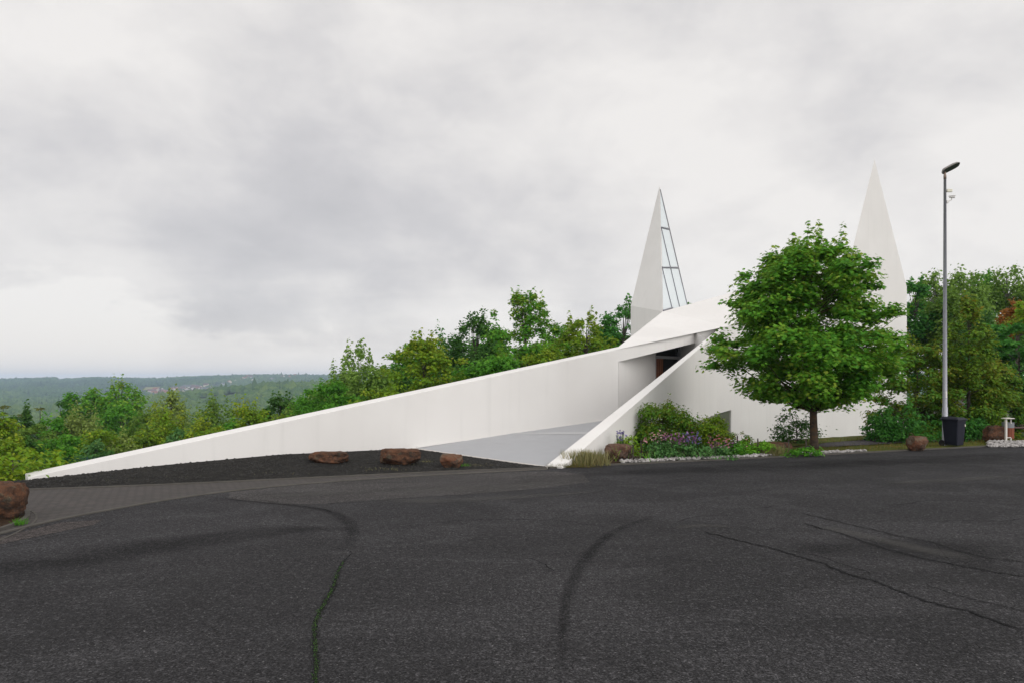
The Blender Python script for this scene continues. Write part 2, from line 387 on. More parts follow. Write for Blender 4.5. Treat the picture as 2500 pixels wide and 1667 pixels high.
# ------------------------------------------------------------------ terrain
def lerp(x, xs, ys): return np.interp(x, xs, ys)
BX = [-400, -60, -14, -10.6, -3.2, .6, 1.6, 10, 18, 30, 80, 400]
BY = [-60, 0, 15.4, 16.2, 22.9, 21.0, 22.0, 25.0, 29.5, 34, 55, 160]
RIDGE_U = [-4000, -600, 0, 100, 134, 140, 217, 361, 480, 578, 680, 806, 1100, 1800, 6000]
RIDGE_V = [930, 926, 926, 922, 921, 927, 921, 924, 919, 916, 914, 916, 921, 926, 930]
MID_U = [-4000, 250, 354, 440, 535, 600, 650, 720, 795, 950, 1200, 6000]
MID_V = [1010, 995, 973, 962, 952, 942, 937, 934, 934, 938, 950, 1000]
def hgt(X, Y):
    X = np.asarray(X, float); Y = np.asarray(Y, float)
    e = (Y-lerp(X, BX, BY))*.93
    sl = lerp(X, [-2, 14], [.17, .10]); cap = lerp(X, [-2, 14, 40], [400, 1.6, 1.2])
    e0 = np.maximum(e, 0)
    near = -np.minimum(sl*e0*e0/(e0+1.5), cap)
    near = np.maximum(near, -22-.02*np.maximum(e-110, 0))
    r = np.hypot(X, Y)
    ang = np.arctan2(X, np.maximum(Y, .01)); ang = np.where(Y > 0, np.clip(ang, -1.2, 1.2), np.sign(X)*1.2)
    u = U0+F*np.tan(ang)
    rr = r*np.cos(ang)
    zr = H+(V0-lerp(u, RIDGE_U, RIDGE_V))/F*3600-9
    zm = H+(V0-lerp(u, MID_U, MID_V))/F*1450-9
    base = lerp(rr, [0, 120, 500, 900, 1900, 3600, 7000], [-5, -20, -55, -66, -62, 0, -10])
    t = np.clip((rr-1900)/1700, 0, 1); t = t*t*(3-2*t)*.35+t*.65
    far = np.where(rr > 1900, -62+(zr+62)*t, base)
    far = np.where(rr > 3600, zr-(rr-3600)*.03, far)
    g = np.exp(-((rr-1450)/330)**2)
    far = np.maximum(far, base+(np.maximum(zm, base)-base)*g)
    far = far+np.where(rr > 500, 3.0*np.sin(X/140+1.3)*np.sin(Y/170), 0)*np.clip((rr-500)/600, 0, 1)*np.clip((3300-rr)/600, 0, 1)
    k = np.clip((r-160)/260, 0, 1); k = k*k*(3-2*k)
    back = Y < 0
    far = np.where(back, -6, far)
    return near*(1-k)+far*k-.06
def h1(x, y): return float(hgt(x, y))

def terrain():
    rad = np.concatenate([[0], np.linspace(3, 40, 56), np.geomspace(41, 6400, 120)])
    fr = np.concatenate([np.linspace(-52, 52, 260), np.linspace(53, 307, 90)]); na = len(fr)
    a = np.radians(fr)
    X = np.outer(rad[1:], np.sin(a)); Y = np.outer(rad[1:], np.cos(a)); Z = hgt(X, Y)
    V = np.concatenate([[[0, 0, -.06]], np.stack([X, Y, Z], -1).reshape(-1, 3)])
    nr = len(rad)-1
    i = np.arange(nr-1)[:, None]; j = np.arange(na)[None, :]
    A = 1+i*na+j; B = 1+i*na+(j+1) % na
    Fq = np.stack([A, A+na, B+na, B], -1).reshape(-1, 4)
    o = idx_mesh('terrain', V, Fq, M['terrain'])
    tag(o, kind='structure')
    c = MB().poly([(3*math.sin(x), 3*math.cos(x), -.06) for x in a[::-1]]); c.v = [tuple(p) for p in c.v]
    c.build('ground', M['terrain']); tag(bpy.data.objects['ground'], kind='structure')
terrain()

def sheet(name, pts, mat, z, kind='structure'):
    o = MB().poly([(p[0], p[1], z if len(p) < 3 else p[2]) for p in pts]).build(name, mat)
    if o.data.polygons[0].normal.z < 0: o.data.flip_normals()
    return tag(o, kind=kind)
def spline(pts, sub=10):
    pts = [np.array(p, float) for p in pts]; out = []
    for i in range(len(pts)-1):
        p0, p1, p2, p3 = pts[max(i-1, 0)], pts[i], pts[i+1], pts[min(i+2, len(pts)-1)]
        for k in range(sub):
            t = k/sub
            out.append(.5*((2*p1)+(p2-p0)*t+(2*p0-5*p1+4*p2-p3)*t*t+(3*p1-p0-3*p2+p3)*t**3))
    out.append(pts[-1]); return out
def ribbon(name, pts, width, mat, z=.004, jit=0., sub=10, seed=0, taper=False):
    P = spline(pts, sub); n = len(P); vs = []; fs = []; uvs = []; L = 0
    for i, p in enumerate(P):
        t = P[min(i+1, n-1)]-P[max(i-1, 0)]; t = t/(np.linalg.norm(t)+1e-9); nn = np.array((-t[1], t[0]))
        off = jit*(noise.noise(Vector((L*2.1, seed*7.3, 0)))+.5*noise.noise(Vector((L*6.3, seed*3.1, 5))))
        w = width if not hasattr(width, '__len__') else np.interp(i/(n-1), np.linspace(0, 1, len(width)), width)
        if taper: w = w*min(1, .25+3*min(i, n-1-i)/(n-1)) 
        c = p[:2]+nn*off
        vs += [(*(c-nn*w/2), z), (*(c+nn*w/2), z)]; uvs.append(L)
        if i < n-1: L += np.linalg.norm(P[i+1]-p)
    for i in range(n-1): fs.append([2*i, 2*i+2, 2*i+3, 2*i+1])
    mb = MB().add(vs, fs); o = mb.build(name, mat)
    uv = o.data.uv_layers.new(name='UVMap')
    for pi, pl in enumerate(o.data.polygons):
        for li, vi in zip(pl.loop_indices, pl.vertices): uv.data[li].uv = (uvs[vi//2]/max(L, 1e-6), vi % 2)
    if o.data.polygons[0].normal.z < 0: o.data.flip_normals()
    return tag(o, kind='structure')

# road, kerb lines
KERB_R = [(.93, 18.1), (9, 21.25), (17.7, 24.8), (32, 30.5), (70, 46)]
PAV_FAR = [G(-260, 1205), G(50, 1197), G(250, 1190), G(450, 1182), G(640, 1173), G(850, 1163), G(1000, 1156), G(1150, 1149), G(1335, 1143)]
PAV_NEAR = [G(-120, 1335), G(0, 1302), G(150, 1266), G(300, 1238), G(450, 1213), G(600, 1194), G(750, 1180), G(900, 1169), G(1100, 1157), G(1335, 1145)]
far_edge = [(-70, -8), (-30, 9.5), (-14, 14.2)]+[(p[0], p[1]) for p in PAV_FAR[1:]]+KERB_R
sheet('road', far_edge+[(70, -60), (-70, -60)], M['asphalt'], 0.)
pf = spline(PAV_FAR, 6); pn = spline(PAV_NEAR, 6)
sheet('block_paving', [tuple(p) for p in pf]+[tuple(p) for p in pn[::-1]]+[(-14, 8.6)], M['pavers'], .006)
def strip_kerb(name, pts, w, hgt_, mat, sub=8, z0=-.05):
    P = spline(pts, sub); mb = MB(); n = len(P); vs = []; fs = []
    for i, p in enumerate(P):
        t = P[min(i+1, n-1)]-P[max(i-1, 0)]; t /= np.linalg.norm(t)+1e-9; nn = np.array((-t[1], t[0]))
        j = .006*noise.noise(Vector((i*.9, 3, 1)))
        a, b = p-nn*w/2, p+nn*w/2
        vs += [(*a, z0), (*a, hgt_+j), (*b, hgt_+j), (*b, z0)]
    for i in range(n-1):
        for k in range(3): fs.append([4*i+k, 4*i+k+1, 4*i+k+5, 4*i+k+4])
    fs += [[0, 1, 2, 3], [4*n-4, 4*n-1, 4*n-2, 4*n-3]]
    mb.add(vs, fs); o = mb.build(name, mat); return tag(o, kind='structure')
strip_kerb('kerb', [(p[0], p[1]+.07) for p in KERB_R], .12, .035, M['kerb'])
strip_kerb('paving_kerb', PAV_NEAR, .10, .018, M['kerb'])
strip_kerb('gravel_kerb', [(p[0], p[1]+.05) for p in PAV_FAR[1:]], .08, .03, M['kerb'])

# asphalt patches, wear and cracks, read off the photograph as places on the ground
def GP(*uv): return [G(u, v) for u, v in uv]
ribbon('asphalt_patch', GP((560, 1217), (800, 1203), (1000, 1196), (1200, 1190), (1330, 1180), (1420, 1172)), [.5, 1.0, 1.2, 1.2, 1.0, .3], M['stain_pale'], .004)
ribbon('asphalt_patch', GP((900, 1215), (1050, 1222), (1300, 1210), (1500, 1195)), [.5, .8, .6, .2], M['stain_pale'], .004)
sheet('brown_patch', GP((-150, 1372), (0, 1328), (110, 1305), (230, 1280), (250, 1268), (150, 1275), (0, 1310), (-150, 1350)), M['asphalt_brown'], .004)
pe = spline(GP((1440, 1176), (1330, 1190), (1180, 1203), (1000, 1214), (860, 1224), (740, 1231), (640, 1226), (560, 1216)), 8)
sheet('asphalt_patch', [tuple(p) for p in spline(GP((560, 1201), (750, 1182), (900, 1171), (1100, 1159), (1335, 1150), (1425, 1158)), 8)]+[tuple(p) for p in pe], M['asphalt_pale'], .0035)
ribbon('stain_band', GP((490, 1212), (620, 1224), (740, 1236), (810, 1250), (850, 1275), (858, 1310), (840, 1345)), [.10, .16, .22, .30, .34, .3, .2], M['stain'], .006)
ribbon('stain_band', GP((1660, 1250), (1560, 1272), (1480, 1310), (1425, 1370), (1390, 1440), (1376, 1520), (1372, 1600), (1385, 1720)), [.12, .22, .26, .24, .2, .17, .15, .14], M['stain'], .006)
ribbon('stain_band', GP((-200, 1400), (100, 1372), (400, 1330), (640, 1300), (860, 1285)), [1.6, 1.9, 1.6, 1.0, .4], M['stain'], .005)
ribbon('stain_band', GP((1330, 1165), (1600, 1150), (1900, 1138), (2200, 1124), (2600, 1108)), [.5, 1.6, 2.4, 2.6, 2.4], M['stain'], .0055)
ribbon('stain_band', GP((1900, 1340), (2100, 1340), (2300, 1345), (2500, 1370)), [.4, 1.6, 2.2, 2.4], M['stain'], .005)
ribbon('stain_band', GP((2150, 1180), (2300, 1172), (2500, 1160)), [.4, 1.0, .5], M['stain_pale'], .005)
ribbon('stain_band', GP((1640, 1290), (1720, 1282), (1800, 1288)), [.2, .4, .1], M['stain_pale'], .005)
ribbon('stain_band', GP((1980, 1280), (2100, 1305), (2250, 1340), (2400, 1370)), [.3, .5, .6, .6], M['stain_pale'], .0065)
cr = 0
for w, mt, jit, pts in [
    (.11, 'crack', .05, [(1705, 1295), (1760, 1310), (1870, 1335), (2000, 1375), (2150, 1425), (2300, 1477), (2420, 1512), (2520, 1545)]),
    (.09, 'crack', .06, [(1955, 1252), (2000, 1262), (2080, 1282), (2180, 1305), (2300, 1332), (2420, 1362), (2520, 1372)]),
    (.10, 'crack', .05, [(1955, 1275), (2060, 1305), (2150, 1335), (2260, 1365), (2380, 1387), (2520, 1412)]),
    (.07, 'crack_fine', .05, [(2260, 1425), (2340, 1452), (2430, 1475), (2520, 1500)]),
    (.05, 'crack_fine', .04, [(1925, 1345), (2000, 1360), (2080, 1385), (2130, 1402)]),
    (.06, 'crack_fine', .06, [(2260, 1272), (2350, 1270), (2440, 1272), (2520, 1266)]),
    (.05, 'crack_fine', .05, [(1780, 1243), (1850, 1240), (1890, 1236)]),
    (.05, 'crack_fine', .05, [(2160, 1234), (2300, 1222), (2420, 1228), (2520, 1236)]),
    (.05, 'crack_fine', .05, [(1655, 1275), (1690, 1263), (1750, 1257), (1820, 1262)]),
    (.05, 'crack_fine', .05, [(1250, 1268), (1330, 1270), (1400, 1275), (1480, 1287)]),
    (.05, 'crack_fine', .04, [(1290, 1362), (1330, 1380), (1355, 1395)]),
    (.05, 'crack_fine', .04, [(1620, 1358), (1680, 1368), (1760, 1378)]),
    (.05, 'crack_fine', .04, [(0, 1340), (120, 1312), (250, 1283), (280, 1272)]),
    (.06, 'crack_fine', .03, [(1250, 1200), (1450, 1186), (1600, 1180), (1750, 1172)]),
    (.05, 'crack_fine', .03, [(500, 1212), (640, 1222), (760, 1238), (815, 1252)]),
    (.05, 'crack_fine', .05, [(810, 1338), (850, 1345), (862, 1350)]),
    (.05, 'crack_fine', .04, [(1050, 1278), (1150, 1270), (1300, 1268)]),
]:
    cr += 1; ribbon('asphalt_crack', GP(*pts), w*.62, M[mt], .008+.0004*cr, jit*1.5, 24, cr)
MOSS = GP((862, 1350), (840, 1370), (822, 1405), (812, 1440), (792, 1475), (774, 1510), (768, 1560), (771, 1610), (770, 1690))
ribbon('asphalt_crack', MOSS, [.03, .05, .07, .08, .08, .07, .07, .07, .06], M['crack'], .0165, .012, 14, 50)
ribbon('moss_seam', MOSS[2:], [.02, .05, .06, .05, .05, .045, .05], M['moss_line'], .018, .012, 14, 50)

# ------------------------------------------------------------------ leaf and crown builder
T_DIAMOND = np.array([(0, 0, 0), (.36, .45, .05), (0, 1, -.08), (-.36, .45, .05)])
T_OVAL = np.array([(0, 0, 0), (.26, .25, .05), (.27, .6, .04), (0, 1, -.12), (-.27, .6, .04), (-.26, .25, .05)])
T_NEEDLE = np.array([(0, 0, 0), (.2, .4, 0), (0, 1, -.1), (-.2, .4, 0)])
T_BLADE = np.array([(-.03, 0, 0), (.03, 0, 0), (.02, .6, .0), (0, 1, .0)])
T_MAPLE = np.array([(0, 0, 0), (.22, .1, 0), (.5, .22, -.06), (.32, .42, 0), (.42, .78, -.08), (.14, .66, 0), (0, 1.0, -.1),
                    (-.14, .66, 0), (-.42, .78, -.08), (-.32, .42, 0), (-.5, .22, -.06), (-.22, .1, 0)])
TM = {'diamond': T_DIAMOND, 'oval': T_OVAL, 'needle': T_NEEDLE, 'blade': T_BLADE, 'maple': T_MAPLE}
def unit(a): return a/(np.linalg.norm(a, axis=-1, keepdims=True)+1e-9)
def leaf_verts(P, Nn, T, S, tmpl):
    Nn = unit(Nn); T = unit(T-Nn*np.sum(T*Nn, -1, keepdims=True)); B = np.cross(Nn, T)
    t = TM[tmpl]
    V = P[:, None]+S[:, None, None]*(B[:, None]*t[None, :, 0:1]+T[:, None]*t[None, :, 1:2]+Nn[:, None]*t[None, :, 2:3])
    return V.reshape(-1, 3), len(t)
def clump_leaves(cl, n, size, tmpl, rng, up=.9, droop=.25, shell=.55, varj=.22):
    """cl: array of (x,y,z,radius,flatten,var); leaves spread through the clumps in proportion to their area"""
    cl = np.asarray(cl); w = cl[:, 3]**2; ids = rng.choice(len(cl), n, p=w/w.sum())
    c = cl[ids]; d = unit(rng.normal(size=(n, 3))); r = rng.random(n)**shell
    off = d*(r*c[:, 3])[:, None]; off[:, 2] *= c[:, 4]
    # lumpy clump outline
    off *= (1+.30*np.sin(3.1*d[:, 0]+ids)+.25*np.sin(4.3*d[:, 1]+2*ids))[:, None]
    P = c[:, :3]+off
    Nn = d*.55+rng.normal(size=(n, 3))*.42; Nn[:, 2] = np.abs(Nn[:, 2])*.4+up
    T = off*1.0/(c[:, 3:4]+1e-6)+rng.normal(size=(n, 3))*.55; T[:, 2] -= droop
    S = size*(.65+.7*rng.random(n))
    var = np.clip(c[:, 5]+rng.normal(size=n)*varj, 0, 1)
    V, k = leaf_verts(P, Nn, T, S, tmpl)
    return V, k, var

PROF = {
 'street':  ([0, .05, .1, .19, .3, .4, .5, .65, .82, .93, 1], [.26, .45, .64, .86, .99, 1.0, .95, .86, .74, .60, .34]),
 'round':   ([0, .1, .3, .5, .7, .85, .94, 1], [.75, .9, 1.0, 1.0, .90, .70, .48, .22]),
 'tall':    ([0, .1, .3, .5, .7, .85, .94, 1], [.85, .98, 1.0, .98, .84, .58, .36, .12]),
 'column':  ([0, .1, .4, .7, .9, 1], [.8, .95, 1.0, .92, .66, .25]),
 'cone':    ([0, .1, .3, .6, .85, 1], [.95, 1.0, .78, .45, .20, .03]),
 'mound':   ([0, .3, .6, .8, .93, 1], [.94, 1.0, 1.0, .92, .74, .5]),
}
def crown_clumps(w, h, z0, prof, nc, rc, flat, rng, depthr=1.0, inner=.25, lean=(0, 0), shoots=0, lump=.22):
    xs, ys = PROF[prof]; out = []; ph = rng.random(4)*6.28
    hs = np.linspace(.02, .98, 200); pw = np.interp(hs, xs, ys)**1.3; pw /= pw.sum()
    for i in range(nc):
        hh = rng.choice(hs, p=pw)+rng.normal()*.01; a = rng.random()*2*math.pi
        R = np.interp(hh, xs, ys)*w/2*(1+lump*math.sin(2*a+ph[0]+5*hh)*.6+lump*.6*math.sin(5*a+ph[1]-9*hh))
        rr = (R-rc*.65)*(inner+(1-inner)*rng.random()**.45); rr = max(rr, 0)
        r_ = rc*(.65+.7*rng.random())*(1-.35*max(0, hh-.6)/.4)
        out.append((rr*math.cos(a)+lean[0]*hh, rr*math.sin(a)*depthr+lean[1]*hh, z0+hh*h-r_*flat*.3, r_, flat*(.8+.4*rng.random()), .28+.42*rng.random()))
    for i in range(shoots):
        a = rng.random()*6.28; q = .75*math.sqrt(rng.random())
        hh = .80+.17*rng.random(); R = np.interp(hh, xs, ys)*w/2
        L = rc*(1.0+1.0*rng.random())
        for k in range(4):
            out.append((R*q*math.cos(a)+lean[0], R*q*math.sin(a)*depthr, z0+hh*h+L*k/3, rc*(.42-.09*k), 1.2, .55+.35*rng.random()))
    return np.array(out)
def limbs(mb, cl, base_z, top_z, r0, rng, every=3, lean=(0, 0), rise=.35, m=0):
    mb.tube([(0, 0, -.15), (0.01, 0, .12), (0, 0, .5), (lean[0]*.3, lean[1]*.3, base_z+(top_z-base_z)*.3), (lean[0]*.8, lean[1]*.8, base_z+(top_z-base_z)*.75), (lean[0], lean[1], top_z)],
            [r0*1.45, r0*1.12, r0, r0*.75, r0*.35, r0*.08], 10, m)
    for c in cl[::every]:
        p = Vector(c[:3]); rad = math.hypot(p.x, p.y)
        zs = max(base_z*.92, min(p.z-rad*rise*2, top_z*.8)); zs = min(zs, p.z)
        f = (zs-base_z)/(top_z-base_z+1e-6); f = max(0, f)
        s = Vector((lean[0]*f, lean[1]*f, zs)); q = s.lerp(p, .5); q.z -= rad*.06; q += Vector(rng.normal(size=3)*.04*rad)
        rb = max(.012, r0*.33*(1-.6*f)); 
        mb.tube([s, s.lerp(q, .5)+Vector((0, 0, rad*.02)), q, q.lerp(p, .6), p], [rb, rb*.75, rb*.5, rb*.3, rb*.12], 5, m, cap=False)

SEED = [100]
def tree(name, label, cat, x, y, z, w, h, trunk_h, prof='round', fol='green', leaf='diamond', size=.2, cover=4.5, nc=50, rcf=.15,
         flat=.6, bark='bark_grey', r0=None, shoots=0, up=.9, droop=.25, depthr=1., group=None, lean=(0, 0), every=3, inner=.25, lump=.22, n=None, shell=.55, extra=None):
    SEED[0] += 1; rng = np.random.default_rng(SEED[0])
    root = empty(name, (x, y, z), label, cat, group)
    rc = rcf*w; cr_h = h-trunk_h
    cl = crown_clumps(w, cr_h, trunk_h, prof, nc, rc, flat, rng, depthr, inner, lean, shoots, lump)
    if extra is not None: cl = np.concatenate([cl, np.array(extra)])
    mb = MB(); limbs(mb, cl, trunk_h if trunk_h > .3 else .15, h*.93, r0 or h*.014, rng, every, lean)
    mb.build('trunk', M[bark], root, smooth=True)
    if n is None: n = int(cover*.7*w*cr_h/(.45*size*size))
    n = min(n, 72000)
    V, k, var = clump_leaves(cl, n, size, leaf, rng, up, droop, shell)
    raw_mesh('crown', V, k, MF[fol], root, var)
    return root
def lsize(d, px=2.9, mn=.12): return max(mn, px*d/717)
AR = {'round': .82, 'tall': 1.05, 'cone': 2.3, 'column': 1.6, 'mound': 1.0, 'street': 1.}
def tree_px(name, label, cat, u, vtop, wpx, d, trunk=.2, cover=5., zb=None, **kw):
    cover *= 2.3; kw.setdefault('up', .6)
    """tree whose top and width are read off the photo, standing on the terrain at depth d"""
    x = (u-U0)/F*d; z = h1(x, d) if zb is None else zb; top = H+(V0-vtop)/F*d
    kw.setdefault('size', lsize(d))
    w = wpx/F*d*(1.12 if cat == 'shrub' else 1.45); h = top-z; ch = min(h*(1-trunk), AR[kw.get('prof', 'round')]*w)
    if cat == 'shrub': ch = h*.97
    return tree(name, label, cat, x, d, z, w, h, h-ch, cover=cover, **kw)

# ------------------------------------------------------------------ the church
church = empty('church', (0, 0, 0), 'white angular church with two sharp spires and long sloping entrance walls', 'church')
Ls = lambda s: (-10.6+s, 15.7+.888*s)
Ltop = lambda s: .10+4.68*s/20.6
LN = np.array((-.664, .748))              # away from the camera
def Lp(s, z, t=0.): a, b = Ls(s); return (a+LN[0]*t, b+LN[1]*t, z)
A_in = np.array((10.0, 34.0)); P2 = np.array((.89, 18.33))
S0 = np.array((1.27, 18.11)); A2 = np.array((10.08, 33.92)); cF2 = A2[1]-.8*A2[0]
def onF2(u): t = (u-U0)/F; x = t*cF2/(1-.8*t); return np.array((x, cF2+.8*x))
def zat(v, d): return H+(V0-v)/F*d
R_ = onF2(2075); TP = onF2(2135); N_ = onF2(2214)
zA, zR, zT, zN = 4.78, zat(634, R_[1]), zat(390, TP[1]), zat(701, N_[1])
E3 = (*Ls(14.7), Ltop(14.7)); Q3 = W(1618, 761, 38.); R3 = (*R_, zR); A3 = (*A2, zA)
# long left wall with the beam over the porch, one plate
out = [(0, -2.), (14.9, -2.), (14.9, 2.98), (19.46, 4.05), (20.55, 4.31), (20.55, Ltop(20.55)), (0, Ltop(0))]
t_ = .40
mb = MB(); fr = [Lp(s, z) for s, z in out]; bk = [Lp(s, z+(.05 if i >= 5 else 0), t_) for i, (s, z) in enumerate(out)]
mb.prism(bk, fr); mb.build('entrance_wall', M['white'], church, bevel=.012)
# facade: parapet wall on the right of the porch, bending into the tall front with the right spire
d1 = (A2-S0)/np.linalg.norm(A2-S0); d2 = (N_-A2)/np.linalg.norm(N_-A2)
a_, b_ = A2-d1*1.8, A2+d2*1.8
plan = [S0+(a_-S0)*i/24 for i in range(24)]+[(1-t)**2*a_+2*t*(1-t)*A2+t*t*b_ for t in np.linspace(0, 1, 13)]
iA = 24+6
x_more = sorted(list(np.linspace(b_[0]+.4, R_[0]-.3, 12))+[R_[0], (R_[0]+TP[0])/2, TP[0], (TP[0]+N_[0])/2, N_[0]])
plan += [np.array((x, cF2+.8*x)) for x in x_more]
def ftop(i):
    p = plan[i]
    if i <= iA: return .03+(zA-.03)*np.linalg.norm(p-S0)/np.linalg.norm(plan[iA]-S0)
    return float(np.interp(p[0], [plan[iA][0], R_[0], TP[0], N_[0]], [zA, zR, zT, zN]))
U = [U0+F*p[0]/p[1] for p in plan]
iw0 = min(range(len(U)), key=lambda i: abs(U[i]-1650)); iw1 = min(range(len(U)), key=lambda i: abs(U[i]-1786))
pn_ = lambda i: unit(np.array((-(plan[min(i+1, len(plan)-1)]-plan[max(i-1, 0)])[1], (plan[min(i+1, len(plan)-1)]-plan[max(i-1, 0)])[0])))
wt = lambda i: float(np.interp(U[i], [U[iw0], U[iw1]], [zat(1049, plan[iw0][1]), zat(1000, plan[iw1][1])]))
mb = MB(); win = MB(); rev = MB()
for i in range(len(plan)-1):
    p, q = plan[i], plan[i+1]; b = -2.6
    if iw0 <= i < iw1:
        mb.add([(*p, wt(i)), (*q, wt(i+1)), (*q, ftop(i+1)), (*p, ftop(i))], [[0, 1, 2, 3]])
        mb.add([(*p, b), (*q, b), (*q, -1.3), (*p, -1.3)], [[0, 1, 2, 3]])
        pi, qi = p+pn_(i)*.07, q+pn_(i+1)*.07
        win.add([(*pi, -1.3), (*qi, -1.3), (*qi, wt(i+1)), (*pi, wt(i))], [[0, 1, 2, 3]])
        rev.add([(*p, wt(i)), (*pi, wt(i)), (*qi, wt(i+1)), (*q, wt(i+1))], [[0, 1, 2, 3]])
        rev.add([(*p, -1.3), (*q, -1.3), (*qi, -1.3), (*pi, -1.3)], [[0, 1, 2, 3]])
    else: mb.add([(*p, b), (*q, b), (*q, ftop(i+1)), (*p, ftop(i))], [[0, 1, 2, 3]])
for i in (iw0, iw1):
    p = plan[i]; pi = p+pn_(i)*.07
    rev.add([(*p, -1.3), (*pi, -1.3), (*pi, wt(i)), (*p, wt(i))], [[0, 1, 2, 3]])
fo = mb.build('facade', M['white'], church, smooth=True)
bm_w = win.build('window', M['green_reflect_glass'], church)
rev.build('window_reveal', M['white'], bm_w)
# parapet cap and inner face
cap = MB(); inn = MB(); n_in = iA
inner = [P2+(A_in-P2)*np.linalg.norm(plan[i]-S0)/np.linalg.norm(plan[iA]-S0) for i in range(n_in+1)]
for i in range(n_in):
    p, q, a, b = plan[i], plan[i+1], inner[i], inner[i+1]
    za, zb_ = ftop(i)+.03, ftop(i+1)+.03
    cap.add([(*p, ftop(i)), (*q, ftop(i+1)), (*b, zb_), (*a, za)], [[0, 1, 2, 3]])
    cap.add([(*a, -1.5), (*a, za), (*b, zb_), (*b, -1.5)], [[0, 1, 2, 3]])
cap.add([(*S0, -1), (*P2, -1), (*P2, .06), (*S0, .03)], [[0, 1, 2, 3]])
cap.build('parapet', M['white'], church)
# roofs
T1n = np.cross(np.array(A3)-np.array(E3), np.array(Q3)-np.array(E3))
def T1z(x, y): e = np.array(E3); return e[2]-(T1n[0]*(x-e[0])+T1n[1]*(y-e[1]))/T1n[2]
Wb = (5.2, 42., 2.6); Wc = (8.5, 49., 3.0); Sb = (17., 52., 5.0); K3 = (25.3, 52.6)
rf = MB()
Ai = (*plan[iA], zA)
rf.poly([E3, Ai, Q3]); rf.poly([Ai, R3, Q3])
rf.poly([E3, Q3, Wb]); rf.poly([Q3, Wc, Wb]); rf.poly([Q3, R3, Sb, Wc]); rf.poly([R3, (*K3, zN-.4), Sb])
rf.build('roof', M['white'], church)
bw = MB()
for a, b in ((E3, Wb), (Wb, Wc), (Wc, Sb), (Sb, (*K3, zN-.4)), ((*K3, zN-.4), (*N_, zN))):
    bw.poly([(a[0], a[1], -4), (b[0], b[1], -4), b, a])
bw.build('rear_wall', M['white'], church)
rs = MB(); tp3 = (*TP, zT)
rs.poly([(*N_, zN), (*K3, zN-.4), tp3]); rs.poly([(*K3, zN-.4), R3, tp3])
rs.build('spire', M['white'], church)['label'] = 'plain white taller spire rising behind the maple'
# left spire
B3 = W(1540, 747, 40.5); D3 = W(1677, 741, 42.); T3 = W(1610, 455, 41.5); G3 = (9.0, 45.2, 6.6)
ls = MB()
ls.poly([B3, Q3, T3]); ls.poly([D3, G3, T3]); ls.poly([G3, B3, T3])
ls.poly([(B3[0], B3[1], -3), (Q3[0], Q3[1], -3), Q3, B3]); ls.poly([(G3[0], G3[1], -3), (B3[0], B3[1], -3), B3, G3]); ls.poly([(D3[0], D3[1], -3), (G3[0], G3[1], -3), G3, D3])
ls.poly([(Q3[0], Q3[1], -3), (D3[0], D3[1], -3), D3, Q3])
lsp = ls.build('spire', M['white'], church); lsp['label'] = 'glazed white spire left of the maple'
# glazed face of the left spire
e1 = np.array(D3)-np.array(Q3); e2 = np.array(T3)-np.array(Q3); nrm = np.cross(e1, e2); nrm /= np.linalg.norm(nrm)
if nrm[1] > 0: nrm = -nrm
o0 = np.array(Q3)
def hit(u, v, off=0.):
    r = np.array(((u-U0)/F, 1, (V0-v)/F)); c = np.array((0, 0, H)); t = np.dot(nrm, o0+nrm*off-c)/np.dot(nrm, r); return c+r*t
gb = MB()
for i, p in enumerate([[(1619, 760), (1640, 757), (1617, 657), (1616.5, 655)], [(1640, 757), (1660, 757), (1635.5, 655), (1617, 655)],
          [(1660, 757), (1681, 757), (1655, 654), (1635.5, 655)], [(1617, 652), (1635, 652), (1614.5, 560)],
          [(1635, 652), (1655, 652), (1632.5, 559), (1614.5, 557)], [(1614, 554), (1632, 557), (1612, 466)]]):
    gb = MB().poly([hit(u, v, .010) for u, v in p]); g = gb.build('pane', M['spire_glass'], lsp)
ff = MB(); ff.poly([Q3, D3, T3]); ff.build('glazing_back', M['white'], lsp)
for a, b, w in [((1612, 463), (1681, 757), .055), ((1614.5, 557), (1661, 757), .06), ((1617, 655), (1642, 757), .055), ((1614.5, 556), (1632.5, 560), .09), ((1617, 653.5), (1656, 654.5), .09), ((1619.5, 759), (1642, 752), .10)]:
    p, q = hit(*a, .025), hit(*b, .025); MB().tube([p, q], [w/2, w/2], 6).build('mullion', M['mull'], lsp)
# porch: side walls, door, ramp
j0 = np.array(Ls(14.9)); j0b = j0+LN*.0; k0 = np.array(W(1600, 0, 33.)[:2]); k1 = np.array(W(1662, 0, 34.4)[:2]); k2 = np.array(inner[22])
pw = MB()
pw.poly([(*j0, -.6), (*k0, -.6), (*k0, T1z(*k0)-.03), (*j0, T1z(*j0)-.03)])
pw.poly([(*k1, -.6), (*k2, -.6), (*k2, T1z(*k2)-.03), (*k1, T1z(*k1)-.03)])
pw.poly([(*k0, 3.95), (*k1, 3.95), (*k1, T1z(*k1)-.03), (*k0, T1z(*k0)-.03)])
pw.build('porch_wall', M['white'], church)
kd = unit(k1-k0); km = k0+(k1-k0)*.37; nb = np.array((-kd[1], kd[0]))
dr = MB(); dr.prism([(*(k0+nb*.10), .6), (*(km+nb*.10), .6), (*(km+nb*.16), .6), (*(k0+nb*.16), .6)], [(*(k0+nb*.10), 3.25), (*(km+nb*.10), 3.25), (*(km+nb*.16), 3.25), (*(k0+nb*.16), 3.25)])
door = dr.build('door', M['wood_door'], church)
for t in np.linspace(.08, .95, 6):
    p = k0+(km-k0)*t; MB().box((p[0]+nb[0]*.095, p[1]+nb[1]*.095, 1.95), (.012, .02, 2.5), 0, math.atan2(kd[1], kd[0])).build('groove', M['black'], door)
